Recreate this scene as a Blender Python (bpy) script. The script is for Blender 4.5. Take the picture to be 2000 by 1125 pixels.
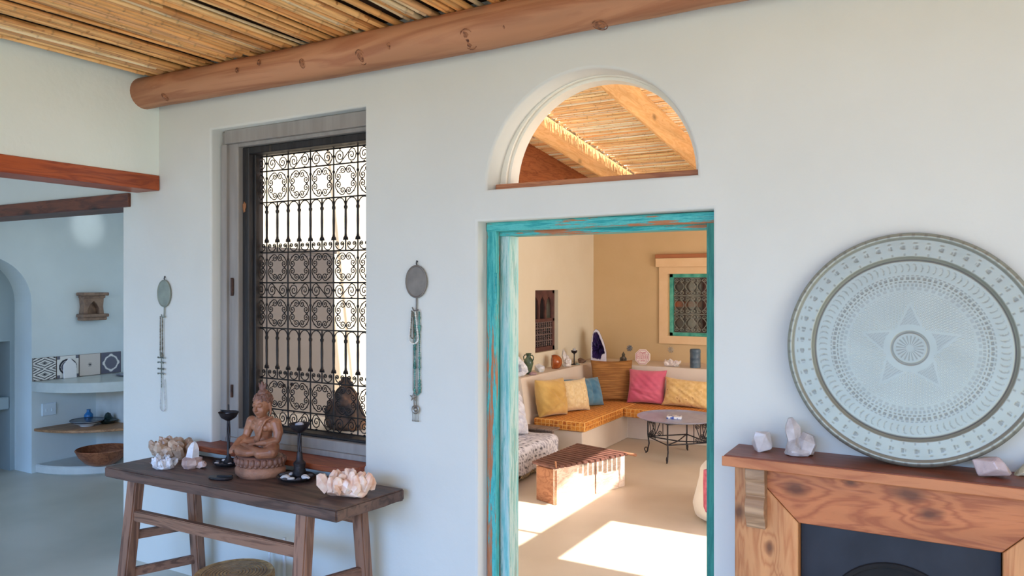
import bpy, bmesh, math, random
from mathutils import Vector, Matrix, Euler
from math import sin, cos, pi, radians, sqrt, atan2

for o in list(bpy.data.objects): bpy.data.objects.remove(o)
SC = bpy.context.scene
COL = SC.collection

# ---------------------------------------------------------------- camera
FPX = 1490.0; YAW = radians(29.7); CH = 1.65; HOR = 555.0
cam = bpy.data.cameras.new('camera'); camo = bpy.data.objects.new('camera', cam); COL.objects.link(camo)
cam.sensor_width = 36.0; cam.lens = FPX/2000*36.0
cam.shift_y = -(562.5-HOR)/2000.0
cam.clip_start = 0.05; cam.clip_end = 200
camo.location = (0, 0, CH); camo.rotation_euler = (radians(90), 0, YAW)
SC.camera = camo

def ray(u, v):
    a = u-1000.0
    return Vector((-sin(YAW)*FPX+cos(YAW)*a, cos(YAW)*FPX+sin(YAW)*a, HOR-v))
def PZ(u, v, z):
    d = ray(u, v); t = (z-CH)/d.z; return Vector((d.x*t, d.y*t, z))
def PY(u, v, y):
    d = ray(u, v); t = y/d.y; return Vector((d.x*t, y, CH+d.z*t))
def PX(u, v, x):
    d = ray(u, v); t = x/d.x; return Vector((x, d.y*t, CH+d.z*t))

# ---------------------------------------------------------------- sky, sun, daylight, added lamps
SUN_A, SUN_B = 0.60, 0.15            # the sun's light moves -A in x and +B in y for each metre down
W = bpy.data.worlds.new('sky'); SC.world = W; W.use_nodes = True
nt = W.node_tree; nt.nodes.clear()
out = nt.nodes.new('ShaderNodeOutputWorld'); bg = nt.nodes.new('ShaderNodeBackground')
tc = nt.nodes.new('ShaderNodeTexCoord'); sp = nt.nodes.new('ShaderNodeSeparateXYZ'); rp = nt.nodes.new('ShaderNodeValToRGB')
mr = nt.nodes.new('ShaderNodeMapRange'); mr.inputs[1].default_value = -0.6; mr.inputs[2].default_value = 1.0
nt.links.new(tc.outputs['Generated'], sp.inputs[0]); nt.links.new(sp.outputs[2], mr.inputs[0])
nt.links.new(mr.outputs[0], rp.inputs[0]); nt.links.new(rp.outputs[0], bg.inputs[0]); nt.links.new(bg.outputs[0], out.inputs[0])
el = rp.color_ramp.elements
el[0].position = 0.0; el[0].color = (0.62, 0.58, 0.46, 1)
el[1].position = 1.0; el[1].color = (0.22, 0.42, 0.95, 1)
for p, c in ((0.34, (0.70, 0.70, 0.58, 1)), (0.39, (0.90, 0.93, 0.92, 1)), (0.50, (0.42, 0.66, 1.0, 1))):
    e = el.new(p); e.color = c
bg.inputs[1].default_value = 1.8

def light(kind, name, loc, energy, color, **kw):
    l = bpy.data.lights.new(name, kind); l.energy = energy; l.color = color
    for k, v in kw.items():
        if k not in ('rot', 'aim'): setattr(l, k, v)
    o = bpy.data.objects.new(name, l); COL.objects.link(o); o.location = loc
    if 'aim' in kw: o.rotation_euler = Vector(kw['aim']).to_track_quat('-Z', 'Y').to_euler()
    return o
light('SUN', 'sun', (5, -3, 10), 11.5, (1.0, 0.94, 0.86), angle=radians(0.5), aim=(-SUN_A, SUN_B, -1))
# daylight from the open porch side behind the photographer
light('AREA', 'porch_daylight', (-1.0, -2.9, 1.9), 16, (0.93, 1.0, 0.95), shape='RECTANGLE', size=5.5, size_y=1.9, aim=(-0.12, 1, 0.05))
light('AREA', 'left_wall_fill', (2.45, -0.9, 1.6), 38, (0.96, 1.0, 0.97), shape='RECTANGLE', size=3.0, size_y=2.0, aim=(-1, 0.30, 0.10))  # extra fill lamp, added to brighten the left wall
# fill lamp added inside the kitchen, out of view; no window there
light('AREA', 'kitchen_fill', (-5.3, 4.4, 1.9), 7, (0.88, 0.94, 1.0), shape='RECTANGLE', size=1.0, size_y=1.0, aim=(-1, -0.15, -0.1))
light('SPOT', 'kitchen_glow_spot', (-5.7, 4.2, 2.75), 22, (0.95, 0.98, 1.0), spot_size=radians(17), spot_blend=0.9, shadow_soft_size=0.03, aim=(-1.23, .0, -.56))  # added spot that throws the bright patch on the kitchen wall
# fill lamp added in the sitting room, out of view right of the doorway
light('AREA', 'sitting_room_fill', (1.5, 6.0, 1.6), 170, (1.0, 0.97, 0.92), shape='RECTANGLE', size=3.8, size_y=2.2, aim=(-1, 0.12, 0.10))
light('AREA', 'porch_sky', (-1.5, -9.0, 4.6), 1250, (0.20, 0.46, 1.0), shape='RECTANGLE', size=9, size_y=3.0, aim=(0, 1, -0.35))

vs = SC.view_settings
SC.display_settings.display_device = 'sRGB'
vs.view_transform = 'Standard'; vs.look = 'None'; vs.gamma = 1.0; vs.use_curve_mapping = False
vs.exposure = 0.06

# ---------------------------------------------------------------- materials
def lin(c):
    return tuple(((x/12.92) if x <= 0.04045 else ((x+0.055)/1.055)**2.4) for x in c)
def S(r, g, b): return lin((r/255, g/255, b/255))
MATS = {}
def mat(name, c1, c2=None, rough=0.7, metal=0.0, scale=8.0, stretch=(1, 1, 1), bump=0.0, bscale=None, detail=5.0,
        c3=None, contrast=(0.35, 0.65), spec=0.5, trans=0.0, sub=0.0, emis=None, coat=0.0, sheen=0.0, dist=0.0):
    if name in MATS: return MATS[name]
    m = bpy.data.materials.new(name); m.use_nodes = True; MATS[name] = m
    n = m.node_tree.nodes; L = m.node_tree.links; b = n['Principled BSDF']
    b.inputs['Roughness'].default_value = rough; b.inputs['Metallic'].default_value = metal
    b.inputs['Specular IOR Level'].default_value = spec
    b.inputs['Base Color'].default_value = (*c1, 1)
    b.inputs['Transmission Weight'].default_value = trans
    b.inputs['Coat Weight'].default_value = coat
    b.inputs['Sheen Weight'].default_value = sheen
    if sub: b.inputs['Subsurface Weight'].default_value = sub; b.inputs['Subsurface Radius'].default_value = (.02, .015, .01)
    t = n.new('ShaderNodeTexCoord'); mp = n.new('ShaderNodeMapping'); mp.inputs['Scale'].default_value = stretch
    L.new(t.outputs['Object'], mp.inputs[0])
    if c2:
        nz = n.new('ShaderNodeTexNoise'); nz.inputs['Scale'].default_value = scale; nz.inputs['Detail'].default_value = detail
        nz.inputs['Distortion'].default_value = dist
        L.new(mp.outputs[0], nz.inputs[0])
        r = n.new('ShaderNodeValToRGB'); L.new(nz.outputs[0], r.inputs[0]); L.new(r.outputs[0], b.inputs['Base Color'])
        r.color_ramp.elements[0].position = contrast[0]; r.color_ramp.elements[0].color = (*c1, 1)
        r.color_ramp.elements[1].position = contrast[1]; r.color_ramp.elements[1].color = (*c2, 1)
        if c3:
            e = r.color_ramp.elements.new(min(0.95, contrast[1]+0.10)); e.color = (*c3, 1)
    if bump:
        n2 = n.new('ShaderNodeTexNoise'); n2.inputs['Scale'].default_value = bscale or scale*2; n2.inputs['Detail'].default_value = 6
        L.new(mp.outputs[0], n2.inputs[0]); bp = n.new('ShaderNodeBump'); bp.inputs['Strength'].default_value = bump
        bp.inputs['Distance'].default_value = 0.01
        L.new(n2.outputs[0], bp.inputs['Height']); L.new(bp.outputs[0], b.inputs['Normal'])
    return m

def vcol_mat(name, rough=0.6, metal=0.0, spec=0.5, bump=0.0, bscale=60):
    """base colour from the mesh's own 'col' attribute (glaze, weave and engraving patterns)"""
    if name in MATS: return MATS[name]
    m = bpy.data.materials.new(name); m.use_nodes = True; MATS[name] = m
    n = m.node_tree.nodes; L = m.node_tree.links; b = n['Principled BSDF']
    b.inputs['Roughness'].default_value = rough; b.inputs['Metallic'].default_value = metal; b.inputs['Specular IOR Level'].default_value = spec
    a = n.new('ShaderNodeAttribute'); a.attribute_name = 'col'; L.new(a.outputs['Color'], b.inputs['Base Color'])
    if bump:
        t = n.new('ShaderNodeTexCoord'); n2 = n.new('ShaderNodeTexNoise'); n2.inputs['Scale'].default_value = bscale
        L.new(t.outputs['Object'], n2.inputs[0]); bp = n.new('ShaderNodeBump'); bp.inputs['Strength'].default_value = bump
        bp.inputs['Distance'].default_value = 0.01
        L.new(n2.outputs[0], bp.inputs['Height']); L.new(bp.outputs[0], b.inputs['Normal'])
    return m

def wood(name, c1, c2, axis=0, rough=0.55, scale=3.0, knots=True, dark=None, ring=9.0, bump=0.15, at=()):
    """grain that runs along one axis of the object, with knots"""
    if name in MATS: return MATS[name]
    m = bpy.data.materials.new(name); m.use_nodes = True; MATS[name] = m
    n = m.node_tree.nodes; L = m.node_tree.links; b = n['Principled BSDF']; b.inputs['Roughness'].default_value = rough
    t = n.new('ShaderNodeTexCoord'); mp = n.new('ShaderNodeMapping')
    s = [7.0, 7.0, 7.0]; s[axis] = 0.8
    mp.inputs['Scale'].default_value = s; L.new(t.outputs['Object'], mp.inputs[0])
    n1 = n.new('ShaderNodeTexNoise'); n1.inputs['Scale'].default_value = scale; n1.inputs['Detail'].default_value = 8; n1.inputs['Distortion'].default_value = 1.2
    L.new(mp.outputs[0], n1.inputs[0])
    mt = n.new('ShaderNodeMath'); mt.operation = 'MULTIPLY'; mt.inputs[1].default_value = ring; L.new(n1.outputs[0], mt.inputs[0])
    kd = None
    for (kx, ky, kz, kr) in at:
        sb = n.new('ShaderNodeVectorMath'); sb.operation = 'SUBTRACT'; L.new(t.outputs['Object'], sb.inputs[0]); sb.inputs[1].default_value = (kx, ky, kz)
        ml = n.new('ShaderNodeVectorMath'); ml.operation = 'MULTIPLY'; q = [1/kr]*3; q[axis] = .55/kr; ml.inputs[1].default_value = q; L.new(sb.outputs[0], ml.inputs[0])
        ad = n.new('ShaderNodeVectorMath'); ad.operation = 'ADD'; nn = n.new('ShaderNodeTexNoise'); nn.inputs['Scale'].default_value = 14; L.new(t.outputs['Object'], nn.inputs[0]); L.new(ml.outputs[0], ad.inputs[0]); L.new(nn.outputs['Color'], ad.inputs[1])
        s2 = n.new('ShaderNodeVectorMath'); s2.operation = 'SUBTRACT'; L.new(ad.outputs[0], s2.inputs[0]); s2.inputs[1].default_value = (.5, .5, .5)
        ln = n.new('ShaderNodeVectorMath'); ln.operation = 'LENGTH'; L.new(s2.outputs[0], ln.inputs[0])
        ex = n.new('ShaderNodeMapRange'); ex.inputs[1].default_value = 4.0; ex.inputs[2].default_value = 0.3; ex.inputs[3].default_value = 0; ex.inputs[4].default_value = 3.2; ex.interpolation_type = 'SMOOTHSTEP'; L.new(ln.outputs['Value'], ex.inputs[0])
        am = n.new('ShaderNodeMath'); am.operation = 'ADD'; L.new(mt.outputs[0], am.inputs[0]); L.new(ex.outputs[0], am.inputs[1]); mt = am
        dk = n.new('ShaderNodeMapRange'); dk.inputs[1].default_value = 1.5; dk.inputs[2].default_value = .4; dk.inputs[3].default_value = 0; dk.inputs[4].default_value = .8; L.new(ln.outputs['Value'], dk.inputs[0])
        if kd is None: kd = dk
        else:
            mm = n.new('ShaderNodeMath'); mm.operation = 'MAXIMUM'; L.new(kd.outputs[0], mm.inputs[0]); L.new(dk.outputs[0], mm.inputs[1]); kd = mm
    fr = n.new('ShaderNodeMath'); fr.operation = 'PINGPONG'; fr.inputs[1].default_value = 1.0; L.new(mt.outputs[0], fr.inputs[0])
    r = n.new('ShaderNodeValToRGB'); L.new(fr.outputs[0], r.inputs[0])
    r.color_ramp.elements[0].position = 0.05; r.color_ramp.elements[0].color = (*c2, 1)
    r.color_ramp.elements[1].position = 0.7; r.color_ramp.elements[1].color = (*c1, 1)
    cur = r.outputs[0]
    nb = n.new('ShaderNodeTexNoise'); nb.inputs['Scale'].default_value = 1.3; L.new(mp.outputs[0], nb.inputs[0])
    mx = n.new('ShaderNodeMixRGB'); mx.blend_type = 'MULTIPLY'; mx.inputs[0].default_value = 0.5
    rb = n.new('ShaderNodeValToRGB'); L.new(nb.outputs[0], rb.inputs[0])
    rb.color_ramp.elements[0].position = .3; rb.color_ramp.elements[0].color = (.55, .5, .45, 1)
    rb.color_ramp.elements[1].position = .65; rb.color_ramp.elements[1].color = (1.15, 1.12, 1.1, 1)
    L.new(cur, mx.inputs[1]); L.new(rb.outputs[0], mx.inputs[2]); cur = mx.outputs[0]
    if knots:
        mk = n.new('ShaderNodeMapping'); sk = [3.4, 3.4, 3.4]; sk[axis] = 1.8; mk.inputs['Scale'].default_value = sk
        L.new(t.outputs['Object'], mk.inputs[0])
        vo = n.new('ShaderNodeTexVoronoi'); vo.inputs['Scale'].default_value = 1.2; L.new(mk.outputs[0], vo.inputs[0])
        rk = n.new('ShaderNodeValToRGB'); L.new(vo.outputs['Distance'], rk.inputs[0])
        rk.color_ramp.elements[0].position = 0.05; rk.color_ramp.elements[0].color = (1, 1, 1, 1)
        rk.color_ramp.elements[1].position = 0.16; rk.color_ramp.elements[1].color = (0, 0, 0, 1)
        m2 = n.new('ShaderNodeMixRGB'); L.new(rk.outputs[0], m2.inputs[0]); L.new(cur, m2.inputs[1])
        d = dark or tuple(x*0.22 for x in c2); m2.inputs[2].default_value = (*d, 1); cur = m2.outputs[0]
    if kd is not None:
        m3 = n.new('ShaderNodeMixRGB'); L.new(kd.outputs[0], m3.inputs[0]); L.new(cur, m3.inputs[1]); m3.inputs[2].default_value = (*(dark or tuple(x*0.2 for x in c2)), 1); cur = m3.outputs[0]
    L.new(cur, b.inputs['Base Color'])
    bp = n.new('ShaderNodeBump'); bp.inputs['Strength'].default_value = bump; bp.inputs['Distance'].default_value = 0.01
    L.new(n1.outputs[0], bp.inputs['Height']); L.new(bp.outputs[0], b.inputs['Normal'])
    return m

M_WALL = mat('white_plaster', S(212, 212, 204), S(216, 216, 208), rough=0.9, scale=2.5, bump=0.25, bscale=14)
M_WALLW = mat('cream_plaster', S(230, 220, 196), S(234, 225, 203), rough=0.9, scale=2.5, bump=0.2, bscale=14)
M_BACKW = mat('peach_plaster', S(210, 180, 136), S(216, 186, 143), rough=0.9, scale=2.0, bump=0.2, bscale=14)
M_LEDGE = mat('pale_plaster', S(222, 206, 190), S(230, 214, 198), rough=0.85, scale=3, bump=0.15, bscale=16)
M_KITCH = mat('pale_blue_plaster', S(204, 216, 218), S(211, 223, 225), rough=0.75, scale=2.5, bump=0.2, bscale=12)
M_FLOOR = mat('polished_screed', S(188, 184, 168), S(204, 198, 182), rough=0.34, scale=1.6, bump=0.03, bscale=5)
M_FLOORW = mat('warm_screed', S(208, 190, 166), S(220, 203, 180), rough=0.42, scale=1.4, bump=0.03, bscale=5)

# ---------------------------------------------------------------- mesh helpers
def NB(): return bmesh.new()
def merge(dst, src):
    me = bpy.data.meshes.new('tmp'); src.to_mesh(me); dst.from_mesh(me); bpy.data.meshes.remove(me); src.free()
def box(bm, lo, hi, bev=0.0, seg=1, M=None):
    b = bmesh.new(); bmesh.ops.create_cube(b, size=1.0)
    for v in b.verts:
        v.co = Vector([lo[i]+(v.co[i]+0.5)*(hi[i]-lo[i]) for i in range(3)])
    if bev: bmesh.ops.bevel(b, geom=list(b.edges), offset=bev, segments=seg, affect='EDGES', profile=0.5)
    if M is not None: bmesh.ops.transform(b, matrix=M, verts=b.verts)
    merge(bm, b)
def hexa(bm, pts8, bev=0.0):
    """eight corners: bottom ring then top ring"""
    b = bmesh.new(); v = [b.verts.new(p) for p in pts8]
    for f in ((3, 2, 1, 0), (4, 5, 6, 7), (0, 1, 5, 4), (1, 2, 6, 5), (2, 3, 7, 6), (3, 0, 4, 7)): b.faces.new([v[i] for i in f])
    bmesh.ops.recalc_face_normals(b, faces=b.faces)
    if bev: bmesh.ops.bevel(b, geom=list(b.edges), offset=bev, segments=2, affect='EDGES')
    merge(bm, b)
def prism(bm, pts, vec, bev=0.0):
    b = bmesh.new(); a = [b.verts.new(p) for p in pts]; vec = Vector(vec); c = [b.verts.new(Vector(p)+vec) for p in pts]
    b.faces.new(a); b.faces.new(c[::-1]); n = len(a)
    for i in range(n): b.faces.new((a[i], a[(i+1) % n], c[(i+1) % n], c[i]))
    bmesh.ops.recalc_face_normals(b, faces=b.faces)
    if bev: bmesh.ops.bevel(b, geom=list(b.edges), offset=bev, segments=1, affect='EDGES')
    merge(bm, b)
def tube(bm, pts, r, n=6, cap=True, closed=False, sy=1.0):
    pts = [Vector(p) for p in pts]; m = len(pts)
    rr = r if isinstance(r, (list, tuple)) else [r]*m
    rings = []; up = None
    for i in range(m):
        if closed: t = pts[(i+1) % m]-pts[i-1]
        else: t = pts[min(i+1, m-1)]-pts[max(i-1, 0)]
        if t.length < 1e-9: t = Vector((0, 0, 1))
        t.normalize()
        if up is None:
            up = Vector((0, 0, 1)) if abs(t.z) < 0.9 else Vector((0, 1, 0))
        a = (up - t*up.dot(t))
        if a.length < 1e-6: a = t.orthogonal()
        a.normalize(); up = a; b2 = t.cross(a)
        rings.append([bm.verts.new(pts[i]+a*cos(2*pi*k/n)*rr[i]+b2*sin(2*pi*k/n)*rr[i]*sy) for k in range(n)])
    cnt = m if closed else m-1
    for i in range(cnt):
        A, B = rings[i], rings[(i+1) % m]
        for k in range(n): bm.faces.new((A[k], A[(k+1) % n], B[(k+1) % n], B[k]))
    if cap and not closed:
        bm.faces.new(rings[0][::-1]); bm.faces.new(rings[-1])
def lathe(bm, prof, n=24, c=(0, 0, 0), sx=1.0, sy=1.0):
    rings = []
    for r, z in prof:
        if r < 1e-6: rings.append([bm.verts.new((c[0], c[1], c[2]+z))])
        else: rings.append([bm.verts.new((c[0]+r*cos(2*pi*k/n)*sx, c[1]+r*sin(2*pi*k/n)*sy, c[2]+z)) for k in range(n)])
    for A, B in zip(rings, rings[1:]):
        for k in range(n):
            k2 = (k+1) % n
            if len(A) == 1 and len(B) == 1: continue
            if len(A) == 1: bm.faces.new((A[0], B[k2], B[k]))
            elif len(B) == 1: bm.faces.new((A[k], A[k2], B[0]))
            else: bm.faces.new((A[k], A[k2], B[k2], B[k]))
    if len(rings[0]) > 1: bm.faces.new(rings[0][::-1])
    if len(rings[-1]) > 1: bm.faces.new(rings[-1])
def ball(bm, c, r, seg=12, M=None, noise=0.0, rnd=None):
    b = bmesh.new(); bmesh.ops.create_icosphere(b, subdivisions=2 if seg <= 12 else 3, radius=1.0)
    r = r if isinstance(r, (list, tuple)) else (r, r, r)
    for v in b.verts:
        k = 1+(rnd.uniform(-noise, noise) if noise else 0)
        v.co = Vector((v.co.x*r[0]*k, v.co.y*r[1]*k, v.co.z*r[2]*k))
    if M is not None: bmesh.ops.transform(b, matrix=M, verts=b.verts)
    bmesh.ops.translate(b, vec=c, verts=b.verts)
    merge(bm, b)
def obj(name, bm, m, parent=None, smooth=False, kind=None, label=None):
    bmesh.ops.recalc_face_normals(bm, faces=bm.faces)
    me = bpy.data.meshes.new(name); bm.to_mesh(me); bm.free()
    if smooth:
        me.polygons.foreach_set('use_smooth', [True]*len(me.polygons))
        if smooth != 'all':
            try: me.set_sharp_from_angle(angle=radians(smooth if not isinstance(smooth, bool) else 42))
            except Exception: pass
    me.materials.append(m); o = bpy.data.objects.new(name, me); COL.objects.link(o)
    if parent: o.parent = parent
    if kind: o['kind'] = kind
    if label: o['label'] = label
    return o
def struct(name, bm, m, parent=None, smooth=False):
    return obj(name, bm, m, parent, smooth, None if parent else 'structure')
def thing(name, label, cat, loc=(0, 0, 0), rotz=0.0, group=None):
    o = bpy.data.objects.new(name, None); COL.objects.link(o); o.empty_display_size = 0.1
    o.location = loc; o.rotation_euler = (0, 0, rotz); o['label'] = label; o['category'] = cat
    if group: o['group'] = group
    return o
def tag(o, label, cat, group=None, loc=None, rot=None):
    o['label'] = label; o['category'] = cat
    if group: o['group'] = group
    if loc is not None: o.location = loc
    if rot is not None: o.rotation_euler = rot
    return o
def dup(root, loc=None, rotz=None, label=None):
    r = root.copy(); COL.objects.link(r)
    if loc is not None: r.location = loc
    if rotz is not None: r.rotation_euler = (0, 0, rotz)
    if label: r['label'] = label
    for ch in list(root.children):
        c = ch.copy(); COL.objects.link(c); c.parent = r
        for g in list(ch.children):
            d = g.copy(); COL.objects.link(d); d.parent = c
    return r
def remeshed(bm, voxel, smooth_it=6, fac=0.5):
    """fuse the overlapping pieces of bm into one continuous surface"""
    me = bpy.data.meshes.new('tmp'); bmesh.ops.recalc_face_normals(bm, faces=bm.faces); bm.to_mesh(me); bm.free()
    o = bpy.data.objects.new('tmp', me); COL.objects.link(o)
    r = o.modifiers.new('r', 'REMESH'); r.mode = 'VOXEL'; r.voxel_size = voxel
    s = o.modifiers.new('s', 'SMOOTH'); s.iterations = smooth_it; s.factor = fac
    dg = bpy.context.evaluated_depsgraph_get(); dg.update()
    ev = o.evaluated_get(dg); m2 = bpy.data.meshes.new_from_object(ev)
    b = bmesh.new(); b.from_mesh(m2)
    bpy.data.objects.remove(o); bpy.data.meshes.remove(me); bpy.data.meshes.remove(m2)
    return b
def set_cols(o, fn):
    me = o.data; at = me.color_attributes.new('col', 'FLOAT_COLOR', 'POINT')
    at.data.foreach_set('color', [x for v in me.vertices for x in (*fn(v.co), 1.0)])
def limb(bm, pts, r, n=10):
    """tapered capsule chain with round ends"""
    tube(bm, pts, r, n)
    rr = r if isinstance(r, (list, tuple)) else [r]*len(pts)
    for p, q in zip(pts, rr): ball(bm, p, q)

# ---------------------------------------------------------------- setting
Y0, Y1 = 2.85, 3.07            # faces of the wall with the doorway
def wall_with_holes(name, outer, holes, thick, m, bevel=0.012):
    """outline and holes in (x, z); soft plaster edges"""
    cu = bpy.data.curves.new(name, 'CURVE'); cu.dimensions = '2D'; cu.fill_mode = 'BOTH'
    cu.extrude = thick/2-bevel; cu.bevel_depth = bevel; cu.bevel_resolution = 2; cu.offset = -bevel
    for ring in [outer]+holes:
        s = cu.splines.new('POLY'); s.points.add(len(ring)-1); s.use_cyclic_u = True
        for p, q in zip(s.points, ring): p.co = (q[0], q[1], 0, 1)
    o = bpy.data.objects.new(name, cu); COL.objects.link(o)
    dg = bpy.context.evaluated_depsgraph_get(); dg.update()
    me = bpy.data.meshes.new_from_object(o.evaluated_get(dg)); me.name = name
    bpy.data.objects.remove(o); bpy.data.curves.remove(cu)
    me.transform(Matrix.Rotation(pi/2, 4, 'X'))
    me.materials.clear(); me.materials.append(m)
    w = bpy.data.objects.new(name, me); COL.objects.link(w); w['kind'] = 'structure'
    return w
arch = [(-1.287+0.467*cos(a), 2.064+0.464*sin(a)) for a in [pi*i/40 for i in range(41)]]
main = wall_with_holes('wall_main', [(-4.345, -0.02), (2.6, -0.02), (2.6, 3.05), (-4.345, 3.05)], [
    [(-3.55, 0.77), (-2.444, 0.77), (-2.444, 2.507), (-3.55, 2.507)],
    [(-1.803, 0.0), (-0.76, 0.0), (-0.76, 1.932), (-1.803, 1.926)],
    arch], Y1-Y0, M_WALL)
main.location = (0, (Y0+Y1)/2, 0)

b = NB(); box(b, (-8.6, 2.86, 2.2), (-4.33, 3.07, 3.05)); struct('wall_kitchen_header', b, M_WALL)
b = NB(); box(b, (-4.2, -3.0, 2.28), (-4.0, 2.87, 3.05)); struct('wall_left', b, mat('pale_green_white_plaster', S(236, 244, 236), S(240, 247, 240), rough=0.9, scale=2.5, bump=0.25, bscale=14))
b = NB(); box(b, (2.5, 0.9, 0), (2.7, 2.9, 3.05)); struct('wall_right', b, M_WALL)
b = NB(); box(b, (-9, -4.5, -0.1), (3.2, 2.96, 0)); struct('floor_main', b, M_FLOOR)
b = NB(); box(b, (-9, 2.96, -0.1), (-4.1, 6.0, 0)); struct('floor_kitchen', b, M_FLOOR)
b = NB(); box(b, (-4.1, 2.96, -0.1), (2.2, 9.2, 0)); struct('floor_sitting_room', b, M_FLOORW)
# porch roof over the reeds, kitchen ceiling
b = NB(); box(b, (-4.2, -3.0, 2.89), (2.7, 2.87, 3.0)); struct('ceiling_board', b, mat('dark_board', S(70, 45, 25), rough=0.9))
b = NB(); box(b, (-9, -3.0, 3.0), (-4.2, 6.0, 3.1)); struct('ceiling_kitchen', b, M_KITCH)

# kitchen walls
XK = -6.93
pts = [(-3.0, -0.02), (2.9, -0.02), (2.9, 1.49)] + [(3.30-0.4*cos(a), 1.49+0.4*sin(a)) for a in [pi*i/24 for i in range(1, 24)]] + [(3.70, 1.49), (3.70, -0.02), (5.9, -0.02), (5.9, 3.1), (-3.0, 3.1)]
b = NB()
prism(b, [(XK, p[0], p[1]) for p in pts], (-0.27, 0, 0)); struct('wall_kitchen_arch', b, M_KITCH)
b = NB(); box(b, (-7.0, 4.62, 0), (-4.1, 4.8, 3.1)); struct('wall_kitchen_back', b, M_KITCH)
b = NB(); box(b, (-4.345, 3.07, 0), (-4.1, 4.8, 3.1)); struct('wall_kitchen_side', b, M_KITCH)
# recess behind the arch with plaster shelves
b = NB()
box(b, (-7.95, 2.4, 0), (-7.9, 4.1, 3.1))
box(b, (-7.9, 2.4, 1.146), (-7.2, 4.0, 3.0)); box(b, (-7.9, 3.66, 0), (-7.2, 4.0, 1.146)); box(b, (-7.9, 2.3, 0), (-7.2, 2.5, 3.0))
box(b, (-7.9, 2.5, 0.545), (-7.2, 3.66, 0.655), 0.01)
struct('wall_niche', b, mat('shaded_blue_grey_plaster', S(150, 168, 176), S(158, 176, 184), rough=0.8, scale=3))  # blue-grey taken darker: the shade of the recess is in the colour

# sitting room shell
XW, YB = -3.84, 8.79
ROOF = lambda y: 3.925-0.116*y
b = NB()
ny0, ny1, nz0, nz1 = 7.235, 7.79, 0.907, 1.584
for (ya, za, yb, zb) in ((3.07, 0, ny0, 4.0), (ny1, 0, YB+0.2, 4.0), (ny0, 0, ny1, nz0), (ny0, nz1, ny1, 4.0)):
    box(b, (XW-0.2, ya, za), (XW, yb, zb))
box(b, (XW-0.25, ny0-.05, nz0-.05), (XW-0.2, ny1+.05, nz1+.05))
struct('wall_sitting_room_left', b, M_WALLW)
WX0, WX1, WZ0, WZ1 = -2.858, -2.24, 1.039, 1.771
b = NB()
for (xa, za, xb, zb) in ((XW-.2, 0, WX0, 4.0), (WX1, 0, 2.2, 4.0), (WX0, 0, WX1, WZ0), (WX0, WZ1, WX1, 4.0)):
    box(b, (xa, YB, za), (xb, YB+0.2, zb))
struct('wall_sitting_room_back', b, M_BACKW)
b = NB(); box(b, (1.6, 3.07, 0), (1.8, YB+.2, 4.0)); struct('wall_sitting_room_right', b, M_BACKW)
b = NB(); box(b, (-4.1, 2.88, 3.0), (1.8, 3.06, 3.75)); struct('wall_main_upper', b, M_WALLW)

# roof of the sitting room: boards with two rows of roof lights that let the sun in
def up_to_roof(fx, fy):
    """where a sunbeam that lands on the floor at (fx, fy) crosses the roof"""
    y = (fy-SUN_B*3.955)/(1-0.116*SUN_B); z = ROOF(y)+0.03
    return fx+SUN_A*z, y, z
xs = [-6.6, -6.0, -4.95, -3.4, -2.6, -2.33, -2.03, -0.75, 0.4]
ys = [2.9, 3.40, 4.12, 4.36, 4.455, 4.485, 4.96, 5.06, 6.0, 9.6]
def is_open(fx, fy):
    if -2.03 < fx < -0.75 and 4.12 < fy < 4.96: return True
    if 4.455 < fy < 4.485: return False
    if -2.6 < fx < -2.33 and 3.4 < fy < 6.0: return True
    if -3.4 < fx < -2.6 and 3.4 < fy < 5.06: return True
    if -4.95 < fx < -3.4 and 4.36 < fy < 5.06: return True
    if -6.0 < fx < -4.95 and 3.4 < fy < 5.06: return True
    return False
b = NB()
SLX = (-3.19, -3.10)
for i in range(len(xs)-1):
    for j in range(len(ys)-1):
        if is_open((xs[i]+xs[i+1])/2, (ys[j]+ys[j+1])/2): continue
        q = [up_to_roof(xs[i], ys[j]), up_to_roof(xs[i+1], ys[j]), up_to_roof(xs[i+1], ys[j+1]), up_to_roof(xs[i], ys[j+1])]
        if q[3][1] > 5.6 and min(p[0] for p in q) < SLX[0] and max(p[0] for p in q) > SLX[1]:
            # leave a narrow gap beside the rafter
            yk = max(5.75, q[0][1])
            def piece(x0, x1, y0, y1):
                if x1-x0 < .01 or y1-y0 < .01: return
                r4 = [(x0, y0, ROOF(y0)+.03), (x1, y0, ROOF(y0)+.03), (x1, y1, ROOF(y1)+.03), (x0, y1, ROOF(y1)+.03)]
                hexa(b, r4+[(p[0], p[1], p[2]+.03) for p in r4])
            xa, xb, ya_, yb_ = q[0][0], q[1][0], q[0][1], q[3][1]
            piece(xa, SLX[0], ya_, yb_); piece(SLX[1], xb, ya_, yb_); piece(SLX[0], SLX[1], ya_, yk)
            continue
        hexa(b, q+[(p[0], p[1], p[2]+.03) for p in q])
struct('ceiling_sitting_room', b, mat('cream_board', S(240, 228, 208), rough=0.9))

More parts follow.
